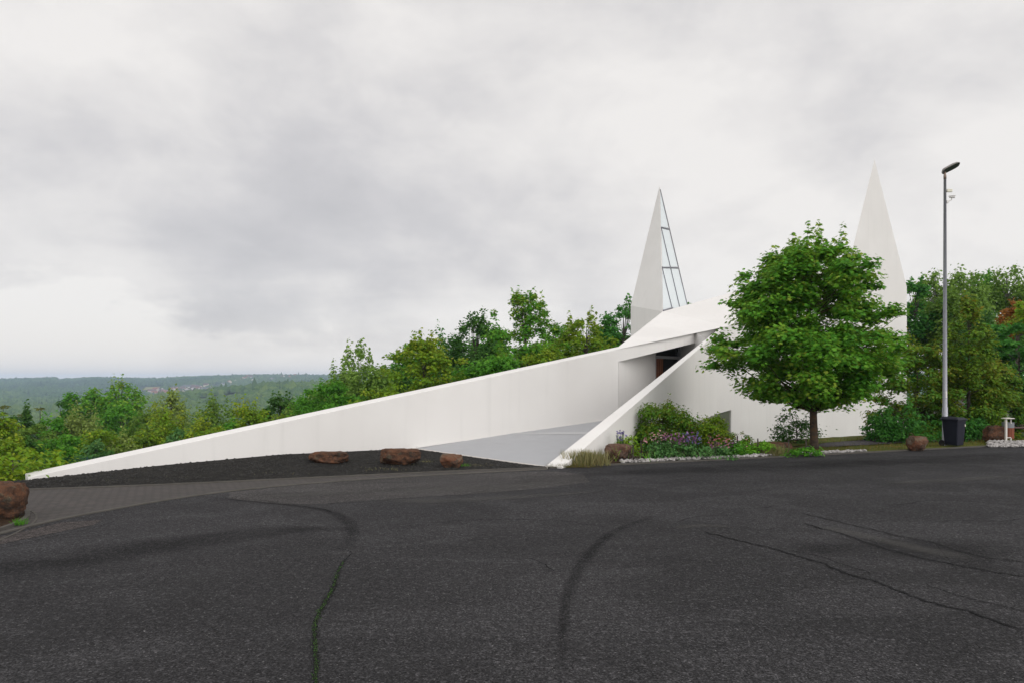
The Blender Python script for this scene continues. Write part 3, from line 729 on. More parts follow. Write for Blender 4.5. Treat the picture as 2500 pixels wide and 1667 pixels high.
gp = MB(); gp.poly([(*(km+nb*.14), .6), (*(k1+nb*.14), .6), (*(k1+nb*.14), 3.25), (*(km+nb*.14), 3.25)]); gp.build('glass_leaf', M['dark_glass'], door)
up_ = MB(); up_.poly([(*(k0+nb*.14), 3.38), (*(k1+nb*.14), 3.38), (*(k1+nb*.14), 3.95), (*(k0+nb*.14), 3.95)]); up_.build('transom_window', M['dark_glass'], door)
tr = MB()
def bar(p, q, z0, z1): tr.prism([(*p, z0), (*q, z0), (*(q+nb*.13), z0), (*(p+nb*.13), z0)], [(*p, z1), (*q, z1), (*(q+nb*.13), z1), (*(p+nb*.13), z1)])
bar(k0+kd*.06, k1-kd*.06, 3.25, 3.38); bar(k0, k0+kd*.06, .6, 3.94); bar(k1-kd*.06, k1, .6, 3.94)
tr.build('door_frame', M['alu'], door)
inF = lambda y: np.array((P2[0]+(y-P2[1])*(A_in-P2)[0]/(A_in-P2)[1], y))
onL = lambda y: np.array((-10.6+(y-15.7)/.888, y))
P1 = np.array((-3.07, 22.4))
dk = MB()
def dkq(a, b, c, d): dk.add([a, b, c, d], [[0, 1, 2, 3]])
q25, q29 = (*onL(25.), .37), (*onL(28.93), .70); r25, r29 = (*inF(25.), .37), (*inF(29.), .70)
dkq((*P1, .10), (*P2, .012), r25, q25); dkq(q25, r25, r29, q29); dkq(q29, r29, (*k1, .72), (*k0, .72))
dk.add([(*P1, .10), (*P1, -1.2), (*P2, -1.2), (*P2, .012)], [[0, 1, 2, 3]])
deck = dk.build('entrance_ramp', M['deck'], church)
st = MB(); st.poly([(*(onL(25.)+np.array((.05, 0))), .374), (*inF(24.7), .355), (*inF(25.6), .424+.004), (*(onL(25.2)+np.array((.05, 0))), .395)]); st.build('seam_strip', M['deck_strip'], deck)
ed = MB(); pd = unit(P2-P1); nd = np.array((-pd[1], pd[0]));
if nd[1] > 0: nd = -nd
ed.prism([(*P1, -.2), (*P2, -.2), (*(P2+nd*.10), -.2), (*(P1+nd*.10), -.2)], [(*P1, .125), (*P2, .035), (*(P2+nd*.10), .035), (*(P1+nd*.10), .125)])
ed.build('edge_trim', M['trim'], deck)
sk = MB(); sk.prism([Lp(7.6, .12, -.035), Lp(14.85, .70, -.035), Lp(14.85, .70, -.002), Lp(7.6, .12, -.002)], [Lp(7.6, .17, -.035), Lp(14.85, .75, -.035), Lp(14.85, .75, -.002), Lp(7.6, .17, -.002)]); sk.build('skirting', M['white'], deck)

# ------------------------------------------------------------------ gravel bank, bed, verge
def bankz(s): return float(np.interp(s, [-3, 0, 2, 4.3, 7.4], [.0, .03, .14, .20, .10]))
fb = [(-15.5, 13.5, .0), (-12.6, 14.9, .0)]+[(*Ls(s), bankz(s)) for s in np.linspace(0, 7.5, 26)]+[(*(P1+(P2-P1)*t+nd*.10), .10*(1-t)) for t in np.linspace(.05, 1, 16)]
nbk = [(p[0], p[1]+.08) for p in spline(PAV_FAR[1:], 8)]
nn_ = 60
def resample(P, n):
    P = np.array([list(p)+[0]*(3-len(p)) for p in P]); L = np.concatenate([[0], np.cumsum(np.linalg.norm(np.diff(P[:, :2], axis=0), axis=1))]); t = np.linspace(0, L[-1], n)
    return np.stack([np.interp(t, L, P[:, k]) for k in range(3)], -1)
fa = resample(fb, nn_*3); na_ = resample([(-15.5, 13.0), (-12.5, 13.9)]+nbk, nn_*3); rows = 16
V = []
for r in range(rows+1):
    t = r/rows
    for i in range(nn_*3):
        p = na_[i]*(1-t)+fa[i]*t; z = .012+(fa[i][2])*(t**.7)+.015*math.sin(math.pi*t)+.018*noise.noise(Vector((p[0]*2.2, p[1]*2.2, 0)))*math.sin(math.pi*t)**.5
        V.append((p[0], p[1], z))
Fq = [[r*nn_*3+i, r*nn_*3+i+1, (r+1)*nn_*3+i+1, (r+1)*nn_*3+i] for r in range(rows) for i in range(nn_*3-1)]
tag(idx_mesh('gravel_bank', np.array(V), Fq, M['gravel']), kind='structure')
BANK = np.array(V).reshape(rows+1, nn_*3, 3)

ICO = None
def pebbles(name, pts, size, mats, label, cat, rng, flatten=.65):
    import bmesh
    bm = bmesh.new(); bmesh.ops.create_icosphere(bm, subdivisions=1, radius=1)
    iv = np.array([v.co for v in bm.verts]); ifc = np.array([[v.index for v in f.verts] for f in bm.faces]); bm.free()
    n = len(pts); nv = len(iv)
    S = size*(.5+rng.random((n, 1, 1)))*(.7+.6*rng.random((n, 1, 3))); S[:, :, 2] *= flatten
    a = rng.random(n)*6.28; ca, sa = np.cos(a), np.sin(a)
    J = 1+.25*rng.normal(size=(n, nv, 1))
    Vv = iv[None]*J*S; X = Vv[..., 0]*ca[:, None]-Vv[..., 1]*sa[:, None]; Y = Vv[..., 0]*sa[:, None]+Vv[..., 1]*ca[:, None]
    Vv = np.stack([X, Y, Vv[..., 2]], -1)+np.array(pts)[:, None]
    Fx = (ifc[None]+(np.arange(n)*nv)[:, None, None]).reshape(-1, 3)
    o = idx_mesh(name, Vv.reshape(-1, 3), Fx, mats, smooth=False)
    return tag(o, label, cat, kind='stuff')
rng = np.random.default_rng(3)
pts = []
for i in range(5200):
    r, c = rng.integers(0, rows), rng.integers(0, nn_*3-1); a, b = rng.random(2)
    p = (BANK[r, c]*(1-a)+BANK[r+1, c]*a)*(1-b)+(BANK[r, c+1]*(1-a)+BANK[r+1, c+1]*a)*b; pts.append(p)
pebbles('gravel_chippings', pts, .022, M['chip'], 'dark loose chippings scattered over the bank below the white wall', 'gravel', rng)

kx = lambda x: float(np.interp(x, [p[0] for p in KERB_R], [p[1] for p in KERB_R]))
sheet('flower_bed', [(x, kx(x)+.14) for x in np.linspace(1.35, 9.6, 12)]+[(9.6, 25.2), (6, 23.9), (3.2, 21.9), (1.5, 19.0)], M['soil'], .02)
def gsheet(name, x0, x1, e0, e1, mat, dz=.03, n=40, m=8):
    V = []; 
    for j in range(m+1):
        for i in range(n+1):
            x = x0+(x1-x0)*i/n; y = kx(x)+e0(x)+(e1(x)-e0(x))*j/m
            V.append((x, y, h1(x, y)+.06+dz+.025*noise.noise(Vector((x*1.5, y*1.5, 2)))*min(1, j)))
    Fq = [[j*(n+1)+i, j*(n+1)+i+1, (j+1)*(n+1)+i+1, (j+1)*(n+1)+i] for j in range(m) for i in range(n)]
    return tag(idx_mesh(name, np.array(V), Fq, mat), kind='structure')
gsheet('grass_verge', 8.2, 40., lambda x: .14, lambda x: 3.4, M['grass'], .02, 80)
gsheet('footpath', 9.4, 30, lambda x: float(np.interp(x, [9.4, 14, 30], [1.75, 2.0, 2.2])), lambda x: float(np.interp(x, [9.4, 11, 14, 30], [2.0, 3.1, 3.9, 4.2])), M['path'], .045, 50)
gsheet('rear_verge', 8.6, 30, lambda x: float(np.interp(x, [8.6, 11, 14, 30], [2.2, 3.1, 3.9, 4.2])), lambda x: 7.5, M['grass'], .05, 50)
# grass blades along the verge
def blades(name, fn, n, hmin, hmax, fol, label, cat, kind='stuff', lean=.35, wide=1., parent=None, group=None):
    rng = np.random.default_rng(SEED[0]+n); P = np.array([fn(rng) for _ in range(n)])
    T = rng.normal(size=(n, 3))*lean; T[:, 2] = 1; Nn = rng.normal(size=(n, 3)); Nn[:, 2] *= .2
    S = hmin+(hmax-hmin)*rng.random(n)
    t = TM['blade'].copy(); t[:, 0] *= wide; TM['bl_'] = t
    V, k = leaf_verts(P, Nn, T, S, 'bl_')
    o = raw_mesh(name, V, k, MF[fol], parent, rng.random(n))
    if parent is None: tag(o, label, cat, group, kind)
    return o
def fn_verge(r):
    x = 8.6+r.random()*22; e = .2+r.random()*1.6
    if r.random() < .3: e = 3.0+r.random()*1.8
    y = kx(x)+e; return (x, y, h1(x, y)+.08)
blades('verge_grass', fn_verge, 9000, .05, .16, 'grassy', 'short green and rusty grass on the strip along the kerb', 'grass')
# moss tufts growing in the long seam
ms = spline(MOSS[1:], 60)
def fn_moss(r):
    p = ms[r.integers(6, len(ms))]; return (p[0]+r.normal()*.014, p[1]+r.normal()*.014, .016)
o = blades('seam_moss', fn_moss, 450, .006, .020, 'dark', 'moss and tiny weeds growing along the seam in the asphalt', 'moss', lean=1.0, wide=5)
# white pebbles
pts = []
for i in range(720):
    x = 2.95+8.0*rng.random()**1.35; e = .17+abs(rng.normal())*.20*(1.2 if x < 8 else .5)
    y = kx(x)+e; pts.append((x, y, .04+rng.random()*.03))
pebbles('white_pebbles', pts, .045, M['pebble'], 'row of white pebbles edging the flower bed beside the kerb', 'pebbles', rng)
pts = []
for i in range(1500):
    u = 2412+rng.random()*170; v = 1091-rng.random()*11*(1-.0*u); x, y = G(u, v); pts.append((x, y, .03+.10*rng.random()*math.sin(math.pi*min(1, max(0, (1091-v)/11)))))
pebbles('white_gravel_heap', pts, .05, M['pebble'], 'patch of white stones around the litter bin post', 'pebbles', rng)

# ------------------------------------------------------------------ boulders
def boulder(label, x, y, z, sx, sy, sz, mat, seed, group=None, rz=0, sink=.12, ncut=14):
    import bmesh
    bm = bmesh.new(); bmesh.ops.create_icosphere(bm, subdivisions=5, radius=1)
    r = random.Random(seed); planes = []
    for i in range(ncut):
        d = Vector((r.gauss(0, 1), r.gauss(0, 1), r.gauss(0, .8))).normalized(); planes.append((d, .74+.25*r.random()))
    planes.append((Vector((.05, .02, 1)).normalized(), .66))
    for v in bm.verts:
        p = Vector([math.copysign(abs(c)**.62, c) for c in v.co]); p *= .9
        for d, k in planes:
            e = p.dot(d)-k
            if e > 0: p -= d*e*.93
        q = p*1.9+Vector((seed*3.1, 0, 0))
        p += p.normalized()*(.10*noise.noise(q*1.2)+.055*noise.noise(q*3.1)+.03*noise.noise(q*7.5)-.05*abs(noise.noise(q*2.2+Vector((5, 1, 2)))))
        v.co = Vector((p.x*sx*.62, p.y*sy*.62, p.z*sz*.70+sz*.5-sink*sz))
    lo = [min(v.co[k] for v in bm.verts) for k in range(3)]; hi = [max(v.co[k] for v in bm.verts) for k in range(3)]
    for v in bm.verts:
        q = [(v.co[k]-lo[k])/(hi[k]-lo[k]) for k in range(3)]
        v.co = Vector(((q[0]-.5)*sx, (q[1]-.5)*sy, q[2]*sz*(1+sink)-sink*sz))
    me = bpy.data.meshes.new('boulder'); bm.to_mesh(me); bm.free()
    for p in me.polygons: p.use_smooth = True
    me.materials.append(M[mat]); o = bpy.data.objects.new('boulder', me); C.objects.link(o)
    o.location = (x, y, z); o.rotation_euler = (0, 0, rz)
    return tag(o, label, 'boulder', group)
def boulder_px(label, u0, u1, vt, vb, mat, seed, depth=.8, zb=.03, group='sandstone boulders around the car park', rz=0., **kw):
    d = (H-zb)*F/(vb-V0); w = (u1-u0)/F*d; h = (vb-vt)/F*d
    return boulder(label, ((u0+u1)/2-U0)/F*(d+depth*.4), d+depth*w*.4, zb, w, w*depth, h, mat, seed, group, rz, **kw)
boulder_px('long low rust brown boulder, leftmost of three on the dark bank', 754, 852, 1103, 1131, 'rock_red', 3, .6, .10)
boulder_px('largest and middle boulder of three on the dark bank', 924, 1029, 1096, 1133, 'rock_red', 8, .6, .08)
boulder_px('smallest boulder of three on the dark bank with pale lichen on its right side', 1075, 1132, 1108, 1141, 'rock_grey', 12, .75, .05)
boulder_px('big red brown boulder cut by the left edge of the picture', -95, 58, 1182, 1276, 'rock_red', 21, .8, 0.0, rz=.3)
boulder_px('rounded brown boulder between pale grass tuft and flower bed', 1474, 1541, 1082, 1122, 'rock_brown', 30, .8)
boulder_px('squarish lichen covered boulder beside the lamp post', 2210, 2257, 1063, 1099, 'rock_grey', 41, .8)
boulder_px('flat topped reddish rock half hidden in plants left of the maple trunk', 1840, 1935, 1079, 1105, 'rock_red', 47, .5)
boulder_px('large red rock behind the litter bin', 2400, 2462, 1037, 1080, 'rock_red', 52, .7, rz=.2)

def fn_bank(r):
    u, v = [(940, 1150), (1090, 1131), (1150, 1140), (640, 1160), (520, 1163), (420, 1170), (230, 1178), (300, 1174), (980, 1138), (880, 1133)][r.integers(10)]
    x, y = G(u+r.normal()*28, v+r.normal()*2.0); return (x, y, .05)
blades('bank_weeds', fn_bank, 900, .02, .07, 'straw', 'sparse low weeds and moss on the dark bank', 'weeds', lean=.9, wide=1.6)
# kerbed island around the left boulder
isl = GP((-120, 1330), (20, 1288), (62, 1268), (66, 1252), (50, 1243), (20, 1240), (-120, 1250))
sheet('boulder_island', [tuple(p) for p in spline(isl, 5)], M['soil'], .03)
strip_kerb('island_kerb', isl, .07, .05, M['kerb'])
strip_kerb('island_paver_ring', GP((-60, 1345), (40, 1300), (85, 1272), (86, 1254), (66, 1243)), .03, .012, M['kerb'])

# ------------------------------------------------------------------ street furniture
# lamp
lx, ly = G(2307, 1088); lamp = empty('street_lamp', (lx, ly, 0), 'tall grey steel lamp post with a flat tilted head', 'street lamp')
px = F/ly; hz_ = lambda v: (1088-v)/px
MB().tube([(0, 0, 0), (0, 0, 1.3), (0, 0, 1.34), (0, 0, hz_(437))], [.088, .086, .072, .042], 16).build('pole', M['galv'], lamp, smooth=True)
MB().lathe([(.046, hz_(438)), (.046, hz_(430)), (.034, hz_(426)), (.030, hz_(421))], n=14).build('collar', M['pole_bronze'], lamp, smooth=True)
MB().box((.0, -.078, 1.75), (.05, .012, .22)).build('sticker', M['camwhite'], lamp)
MB().box((.02, -.075, .75), (.09, .02, .32)).build('service_door', M['galv'], lamp)
hd = MB(); outl = [(a*.88, b*.80) for a, b in [(-.16, -.10), (-.10, -.15), (.30, -.17), (.52, -.12), (.56, 0), (.52, .12), (.30, .17), (-.10, .15), (-.16, .10)]]
tilt = math.radians(27); 
roll = math.radians(-38)
def hp(a, b, c):
    b, c = b*math.cos(roll)-c*math.sin(roll), b*math.sin(roll)+c*math.cos(roll)
    b *= 1.15
    return (a*math.cos(tilt)-c*math.sin(tilt)+.03, b, a*math.sin(tilt)+c*math.cos(tilt)+hz_(420)+.06)
hd.prism([hp(a, b, -.035) for a, b in outl], [hp(a*.92+.01, b*.8, .045) for a, b in outl])
head = hd.build('lamp_head', M['lamp_grey'], lamp, bevel=.015)
MB().prism([hp(a*.6+.20, b*.8, -.046) for a, b in outl], [hp(a*.6+.20, b*.8, -.036) for a, b in outl]).build('lens', M['lamp_dark'], head)
MB().prism([hp(a*.32-.02, b*.8, -.046) for a, b in outl], [hp(a*.32-.02, b*.8, -.036) for a, b in outl]).build('gear_cover', M['lamp_dark'], head)
head.rotation_euler = (0, 0, 0)
# boxes and camera on the post
ab = empty('antenna_box', (lx, ly, hz_(467)), 'small cream box on the lamp post above the camera', 'antenna')
MB().box((.125, -.05, 0), (.17, .07, .10)).build('housing', M['cream'], ab, bevel=.01); MB().box((.03, -.02, -.035), (.06, .06, .025)).build('bracket', M['lamp_grey'], ab)
sc_ = empty('security_camera', (lx, ly, hz_(484)), 'white security camera on an arm fixed to the lamp post', 'security camera')
MB().tube([(.12, -.05, .03), (.27, -.10, .005)], [.038, .036], 12).build('housing', M['camwhite'], sc_, smooth=False)
MB().tube([(.268, -.099, .005), (.275, -.102, .004)], [.030, .030], 12).build('lens', M['black'], sc_)
MB().box((.19, -.08, .05), (.20, .09, .008), 0, -.3).build('sunshield', M['camwhite'], sc_)
MB().tube([(.05, -.03, -.13), (.12, -.05, -.11), (.18, -.07, -.08), (.185, -.07, -.02)], [.02, .016, .016, .02], 8).build('arm', M['camwhite'], sc_, smooth=True)
MB().box((.065, -.03, -.14), (.06, .07, .09)).build('base_box', M['camwhite'], sc_, bevel=.006)
# wheelie bin
bx, by = G(2341, 1092.); wb = empty('wheelie_bin', (bx, by+.28, .03), 'dark blue wheelie bin leaning close to the lamp post', 'bin', rz=math.radians(28))
bd = MB(); bd.prism([(-.19, -.22, .03), (.19, -.22, .03), (.19, .20, .03), (-.19, .20, .03)], [(-.245, -.275, .87), (.245, -.275, .87), (.245, .26, .87), (-.245, .26, .87)])
bd.build('body', M['binblue'], wb, bevel=.03)
rm = MB(); rm.box((0, -.005, .885), (.55, .60, .045)); rm.build('rim', M['binblue'], wb, bevel=.012)
ld = MB(); ld.prism([(-.275, -.31, .91), (.275, -.31, .91), (.275, .30, .91), (-.275, .30, .91)], [(-.20, -.22, .965), (.20, -.22, .965), (.22, .28, .985), (-.22, .28, .985)])
ld.build('lid', M['binblue'], wb, bevel=.015)
MB().tube([(-.22, .36, .90), (.22, .36, .90)], [.016, .016], 8).build('handle', M['binblue'], wb)
for s in (-1, 1): MB().tube([(s*.24, .24, .10), (s*.285, .24, .10)], [.10, .10], 18).build('wheel', M['black'], wb)
MB().box((.19, -.268, .70), (.035, .012, .07), 0).build('sticker', M['cream'], wb)
# litter bin with roof
qx, qy = G(2456, 1083.); lb = empty('litter_bin', (qx, qy, .03), 'roofed litter bin of red wooden slats on pale steel posts', 'litter bin', rz=.15)
MB().box((0, 0, .43), (.06, .06, .86)).build('post', M['offwhite'], lb, bevel=.005)
p2 = MB(); p2.box((.22, .03, .09), (.035, .04, .18)); p2.box((.117, .015, .195), (.171, .03, .03)); p2.build('foot_bracket', M['offwhite'], lb)
MB().box((.22, .03, .78), (.03, .04, .20)).build('roof_stay', M['offwhite'], lb)
MB().lathe([(.02, .90), (.20, .875), (.205, .865), (.20, .855), (.02, .86)], (.13, .06, 0), 20).build('roof', M['offwhite'], lb)
cb = MB(); bcx, bcy = .27, .20
for k in range(16):
    a = 2*math.pi*k/16; cb.box((bcx+.17*math.cos(a), bcy+.17*math.sin(a), .37), (.022, .058, .44), 0, a)
cb.lathe([(.155, .15), (.155, .58)], (bcx, bcy, 0), 16); cb.build('slat_body', M['slat'], lb)
MB().lathe([(.188, .53), (.19, .72), (.18, .72), (.18, .53)], (bcx, bcy, 0), 20).build('metal_band', M['sheet'], lb)
# picnic table at the right edge
tx, ty = (2500-U0)/F*28., 28.; pt = empty('picnic_table', (tx+.25, ty, .0), 'weathered brown picnic table cut by the right edge', 'table', rz=-.08)
MB().box((0, 0, .76), (2.2, .8, .06)).build('tabletop', M['table'], pt, bevel=.008)
for s in (-1, 1):
    MB().box((0, s*.72, .44), (2.2, .26, .05)).build('seat', M['table'], pt, bevel=.008)
    lg = MB(); lg.box((s*.62, 0, .37), (.28, .34, .72)); lg.build('leg', M['black'], pt, bevel=.02)
    MB().box((s*.62, 0, .40), (.08, 1.6, .06)).build('cross_bar', M['black'], pt)

# green fence behind the long wall
fpost = [(45, 1122), (127, 1118), (213, 1115), (292, 1108), (375, 1100)]
fx, fy = (210-U0)/F*38, 38.; fen = empty('mesh_fence', (0, 0, 0), 'dark green wire mesh fence with thin posts at the foot of the trees', 'fence')
tops = [W(u, v, 38.) for u, v in [(-37, 1127)]+fpost]
for p in tops: MB().tube([(p[0], p[1], p[2]-2.2), p], [.035, .035], 6).build('post', M['fence_green'], fen)
wr = MB()
for a, b in zip(tops[:-1], tops[1:]):
    for k in range(8):
        dz = -.05-.2*k; wr.tube([(a[0], a[1], a[2]+dz), (b[0], b[1], b[2]+dz)], [.007, .007], 4)
    for k in range(1, 14):
        t = k/14; q = [a[i]+(b[i]-a[i])*t for i in range(3)]; wr.tube([(q[0], q[1], q[2]-1.7), (q[0], q[1], q[2]-.04)], [.005, .005], 4)
wr.build('wire_panel', M['fence_green'], fen)

# ------------------------------------------------------------------ planting
# main maple
mx, my = G(1987, 1096.5)
def twig(u, v, L):
    x, z = (u-1987)/F*my, zat(v, my)-h1(mx, my)
    sg = 1 if x > 0 else -1
    return [(x-sg*L*k, .1*k, z-.10*k*L, .13+.08*k, .6, .5) for k in (0, .35, .7, 1.0, 1.4)]
MTW = twig(1768, 744, .6)+twig(1766, 842, .4)+twig(2205, 770, .5)+twig(2200, 870, .5)+twig(2165, 945, .7)
tree('maple_tree', 'large leafy green maple with bare trunk standing in front of the white church', 'tree', mx, my, h1(mx, my)+.09, 6.0, zat(606, my)-h1(mx, my), 1.30, 'street', 'maple', 'maple', .116, n=70000, nc=230, rcf=.085,
     flat=.6, bark='bark', r0=.12, shoots=16, up=.8, droop=.45, every=2, inner=.15, lump=.2, shell=.6, lean=(-.22, 0), extra=MTW)
SHR = 'shrubs and perennials in the bed by the kerb'
def shrub(name, label, u, vt, vb, wpx, fol, prof='mound', leaf='oval', size=.06, cover=5., nc=34, rcf=.17, zb=.03, depthr=.8, group=SHR, cat='shrub', dd=.5, **kw):
    cover *= 1.7; size *= 1.15; kw.setdefault('up', .55)
    d = (H-zb)*F/(vb-V0); d += dd; w = wpx/F*d*1.1; top = zat(vt, d)
    return tree(name, label, cat, (u-U0)/F*d, d, h1((u-U0)/F*d, d)+.06, w, top-(h1((u-U0)/F*d, d)+.06), .05, prof, fol, leaf, size, cover, nc, rcf, depthr=depthr, group=group, r0=.02, **kw)
shrub('leafy_shrub', 'tall domed green shrub with rusty tips, largest in the flower bed', 1618, 983, 1104, 158, 'rusty', nc=70, size=.065, shoots=1, dd=1.2, cover=9)
shrub('leafy_shrub', 'yellow green domed shrub in front of the small window', 1738, 1016, 1104, 104, 'yellow', nc=60, size=.06, shoots=1, dd=1.2, cover=9)
shrub('leafy_shrub', 'low arching shrub at the right foot of the domed shrubs', 1800, 1052, 1106, 60, 'rusty', nc=20, size=.05, dd=.8)
shrub('juniper_shrub', 'low yellow green juniper behind the brown boulder', 1535, 1062, 1112, 76, 'lime', leaf='needle', size=.09, cover=6, nc=26, droop=-.3)
shrub('lavender_clump', 'bright green feathery clump right of the brown boulder', 1545, 1092, 1130, 105, 'feather', leaf='blade', size=.20, cover=1.4, nc=22, up=.1, droop=-1.2, dd=.3, rcf=.14)
shrub('lavender_clump', 'small feathery green clump above the brighter feathery one', 1565, 1082, 1116, 60, 'feather', leaf='blade', size=.18, cover=1.4, nc=14, up=.1, droop=-1.2, dd=.5)
shrub('columbine_plant', 'dark blue green foliage under the pink and purple flowers', 1640, 1075, 1122, 130, 'bluegreen', nc=34, size=.07, flat=.5)
shrub('columbine_plant', 'blue green foliage mound in front of the yellow green shrub', 1745, 1085, 1121, 95, 'bluegreen', nc=24, size=.06, flat=.5)
shrub('ground_cover_plant', 'green mound at the right end of the flowers', 1790, 1078, 1117, 62, 'green', nc=16, size=.07)
shrub('ground_cover_plant', 'bright green bushy plant left of the silvery grass', 1850, 1074, 1112, 88, 'feather', nc=24, size=.08, flat=.5)
shrub('ground_cover_plant', 'leafy green plant beneath the maple trunk', 1968, 1090, 1112, 62, 'green', nc=20, size=.10, flat=.5, dd=.2)
shrub('ground_cover_plant', 'low creeping green plant between silvery grass and trunk', 1925, 1092, 1113, 50, 'green', nc=14, size=.07, flat=.5, dd=.3)
shrub('open_shrub', 'thin branched open shrub against the white wall behind the maple trunk', 1945, 1002, 1092, 118, 'dark', prof='round', nc=34, size=.07, cover=2.4, dd=1.6, group=None, every=1)
# grass tufts
def tuft(label, u0, u1, vb, n, h0, h1_, fol, lean=.4, group='grass tufts in the bed', dep=.5, cat='grass', wide=.5, name='grass_tuft'):
    d = (H-.02)*F/(vb-V0); xa, xb = (u0-U0)/F*d, (u1-U0)/F*d
    root = empty(name, ((xa+xb)/2, d+dep/2, .02), label, cat, group); w = xb-xa
    blades('blade_mass', lambda r: (np.clip(r.normal()*.24, -.5, .5)*w, np.clip(r.normal()*.25, -.5, .5)*dep, 0), n, h0, h1_, fol, '', '', lean=lean, wide=wide, parent=root)
    return root
tuft('wide pale straw coloured grass tuft at the foot of the slanting white wall', 1378, 1490, 1136, 1500, .12, .44, 'straw', .30, dep=.7, wide=1.1)
tuft('rusty low grass edge in front of the straw grass', 1335, 1470, 1141, 900, .05, .16, 'grassy', .5, dep=.25)
tuft('silvery green grass tuft between two low green plants', 1868, 1925, 1113, 900, .15, .40, 'straw', .4, dep=.4)
for u, v, lab in [(812, 1131, 'small green weed in front of the left bank boulder'), (842, 1131, 'tiny green weed at the right end of the left bank boulder'), (1133, 1140, 'yellow green weed beside the smallest bank boulder'), (1040, 1132, 'pale dry weed right of the middle bank boulder'), (40, 1282, 'green weed under the cut off boulder')]:
    tuft(lab, u-12, u+12, v, 120, .04, .14, 'straw' if 'pale' in lab else 'green', .7, 'weeds by the boulders', .15, 'weed', 1.2, 'weed')
# flowers
def flowers(label, u0, u1, vt, vb, fol, n, d, bloom=.034):
    SEED[0] += 1; r = np.random.default_rng(SEED[0])
    x0, x1 = (u0-U0)/F*d, (u1-U0)/F*d; zt, zb = zat(vt, d), zat(vb, d)
    root = empty('flowering_columbine', ((x0+x1)/2, d, .03), label, 'flowers', 'columbines in flower')
    P = np.stack([(r.random(n)-.5)*(x1-x0), (r.random(n)-.5)*.5, zb+(zt-zb)*r.beta(1.6, 1.6, n)-.03], -1)
    mb = MB()
    for p in P[:40]: mb.tube([(p[0]*.6, p[1]*.6, 0), (p[0]*.9, p[1]*.9, p[2]*.6), tuple(p)], [.006, .004, .003], 4, cap=False)
    mb.build('stem', MF['dark'], root)
    protos = []
    for q in range(3):
        a = np.arange(5)*2*math.pi/5
        T = np.stack([np.cos(a), np.sin(a), -.3+.6*r.random(5)], -1); Nn = np.stack([r.normal(size=5)*.3, -.6+r.normal(size=5)*.3, np.full(5, .6)], -1)
        V, k = leaf_verts(np.zeros((5, 3)), Nn, T, bloom*(.8+.4*r.random(5)), 'oval')
        V = np.concatenate([V, V*np.array((.6, .6, 1))*.55+np.array((0, 0, -bloom*.25))])
        protos.append((V, k, np.clip(.2+.3*q+r.normal(size=10)*.1, 0, 1)))
    made = {}
    for i, p in enumerate(P):
        q = i % 3
        if q not in made: o = raw_mesh('bloom', protos[q][0], protos[q][1], MF[fol], root, protos[q][2]); made[q] = o
        else: o = made[q].copy(); C.objects.link(o); o.parent = root
        o.location = tuple(p); sc_ = .75+.6*r.random(); o.scale = (sc_,)*3; o.rotation_euler = (r.normal()*.3, r.normal()*.3, r.random()*6.28)
flowers('pale pink flowers, left part of the flower band', 1590, 1640, 1048, 1080, 'pink', 46, 20.2)
flowers('deep mauve flowers in the middle of the flower band', 1620, 1700, 1054, 1085, 'mauve', 96, 20.3, .04)
flowers('blue violet flowers right of the mauve ones', 1672, 1712, 1052, 1082, 'violet', 40, 20.2)
flowers('coral pink flowers in front of the yellow green shrub', 1726, 1775, 1060, 1098, 'red', 50, 20.6)
flowers('pale pink scattered flowers at the right end of the bed', 1765, 1822, 1062, 1095, 'pink', 18, 20.8)
flowers('single violet flower spike leaning on the white wall behind the boulder', 1505, 1526, 1050, 1074, 'violet', 26, 20.6, .04)
flowers('few pale pink flowers left of the flower band', 1568, 1584, 1068, 1082, 'pink', 10, 20.3)
flowers('mauve flowers low beneath the coral ones', 1730, 1800, 1075, 1098, 'mauve', 40, 20.5, .035)

# hedge at the left end of the wall
hx, hy = W(28, 0, 15.9)[:2]
tree('laurel_hedge', 'glossy low laurel bush at the left tip of the white wall', 'shrub', hx-.6, hy+.9, -.15, 3.2, zat(1104, hy)+.15, .05, 'mound', 'yellow', 'oval', .13, cover=7, nc=50, rcf=.15, flat=.6, droop=.5)

# trees behind the wall, from left to right
BT = 'trees behind the long white wall'
T = tree_px
T('birch_tree', 'soft feathery birch nearest the left end of the tall tree row', 'tree', 876, 848, 150, 50, .12, fol='birch', prof='tall', flat=1.3, nc=70, rcf=.11, droop=.9, up=.4, bark='bark_birch', group=BT, shoots=5, cover=3.6)
T('bushy_tree', 'low round green tree below the feathery birch', 'tree', 800, 926, 130, 46, .08, fol='green', group=BT, nc=40)
T('bushy_tree', 'yellowish low tree directly on the wall line below the birch', 'tree', 905, 945, 110, 40, .08, fol='yellow', group=BT, nc=36)
T('dark_conifer', 'narrow dark conifer right of the feathery birch', 'tree', 966, 850, 60, 60, .05, fol='dark', prof='cone', leaf='needle', group=BT, nc=40, flat=.4, rcf=.2, droop=.5, size=.3, cover=4)
T('maple_tree', 'yellow green maple with spiky top right of the dark conifer', 'tree', 1035, 830, 170, 43, .1, fol='yellow', leaf='maple', prof='round', group=BT, nc=80, rcf=.10, shoots=9, size=.17, cover=3.4)
T('beech_tree', 'dark airy beech with upswept top between two maples', 'tree', 1150, 775, 140, 55, .12, fol='dark', prof='tall', group=BT, nc=60, rcf=.12, shoots=8, flat=.8, lean=(.5, 0), cover=3.6)
T('maple_tree', 'tallest bright green maple in the row with loose pointed shoots', 'tree', 1283, 712, 165, 44, .1, fol='maple', leaf='maple', prof='tall', group=BT, nc=95, rcf=.085, shoots=14, size=.16, flat=.9, cover=2.7, inner=.1)
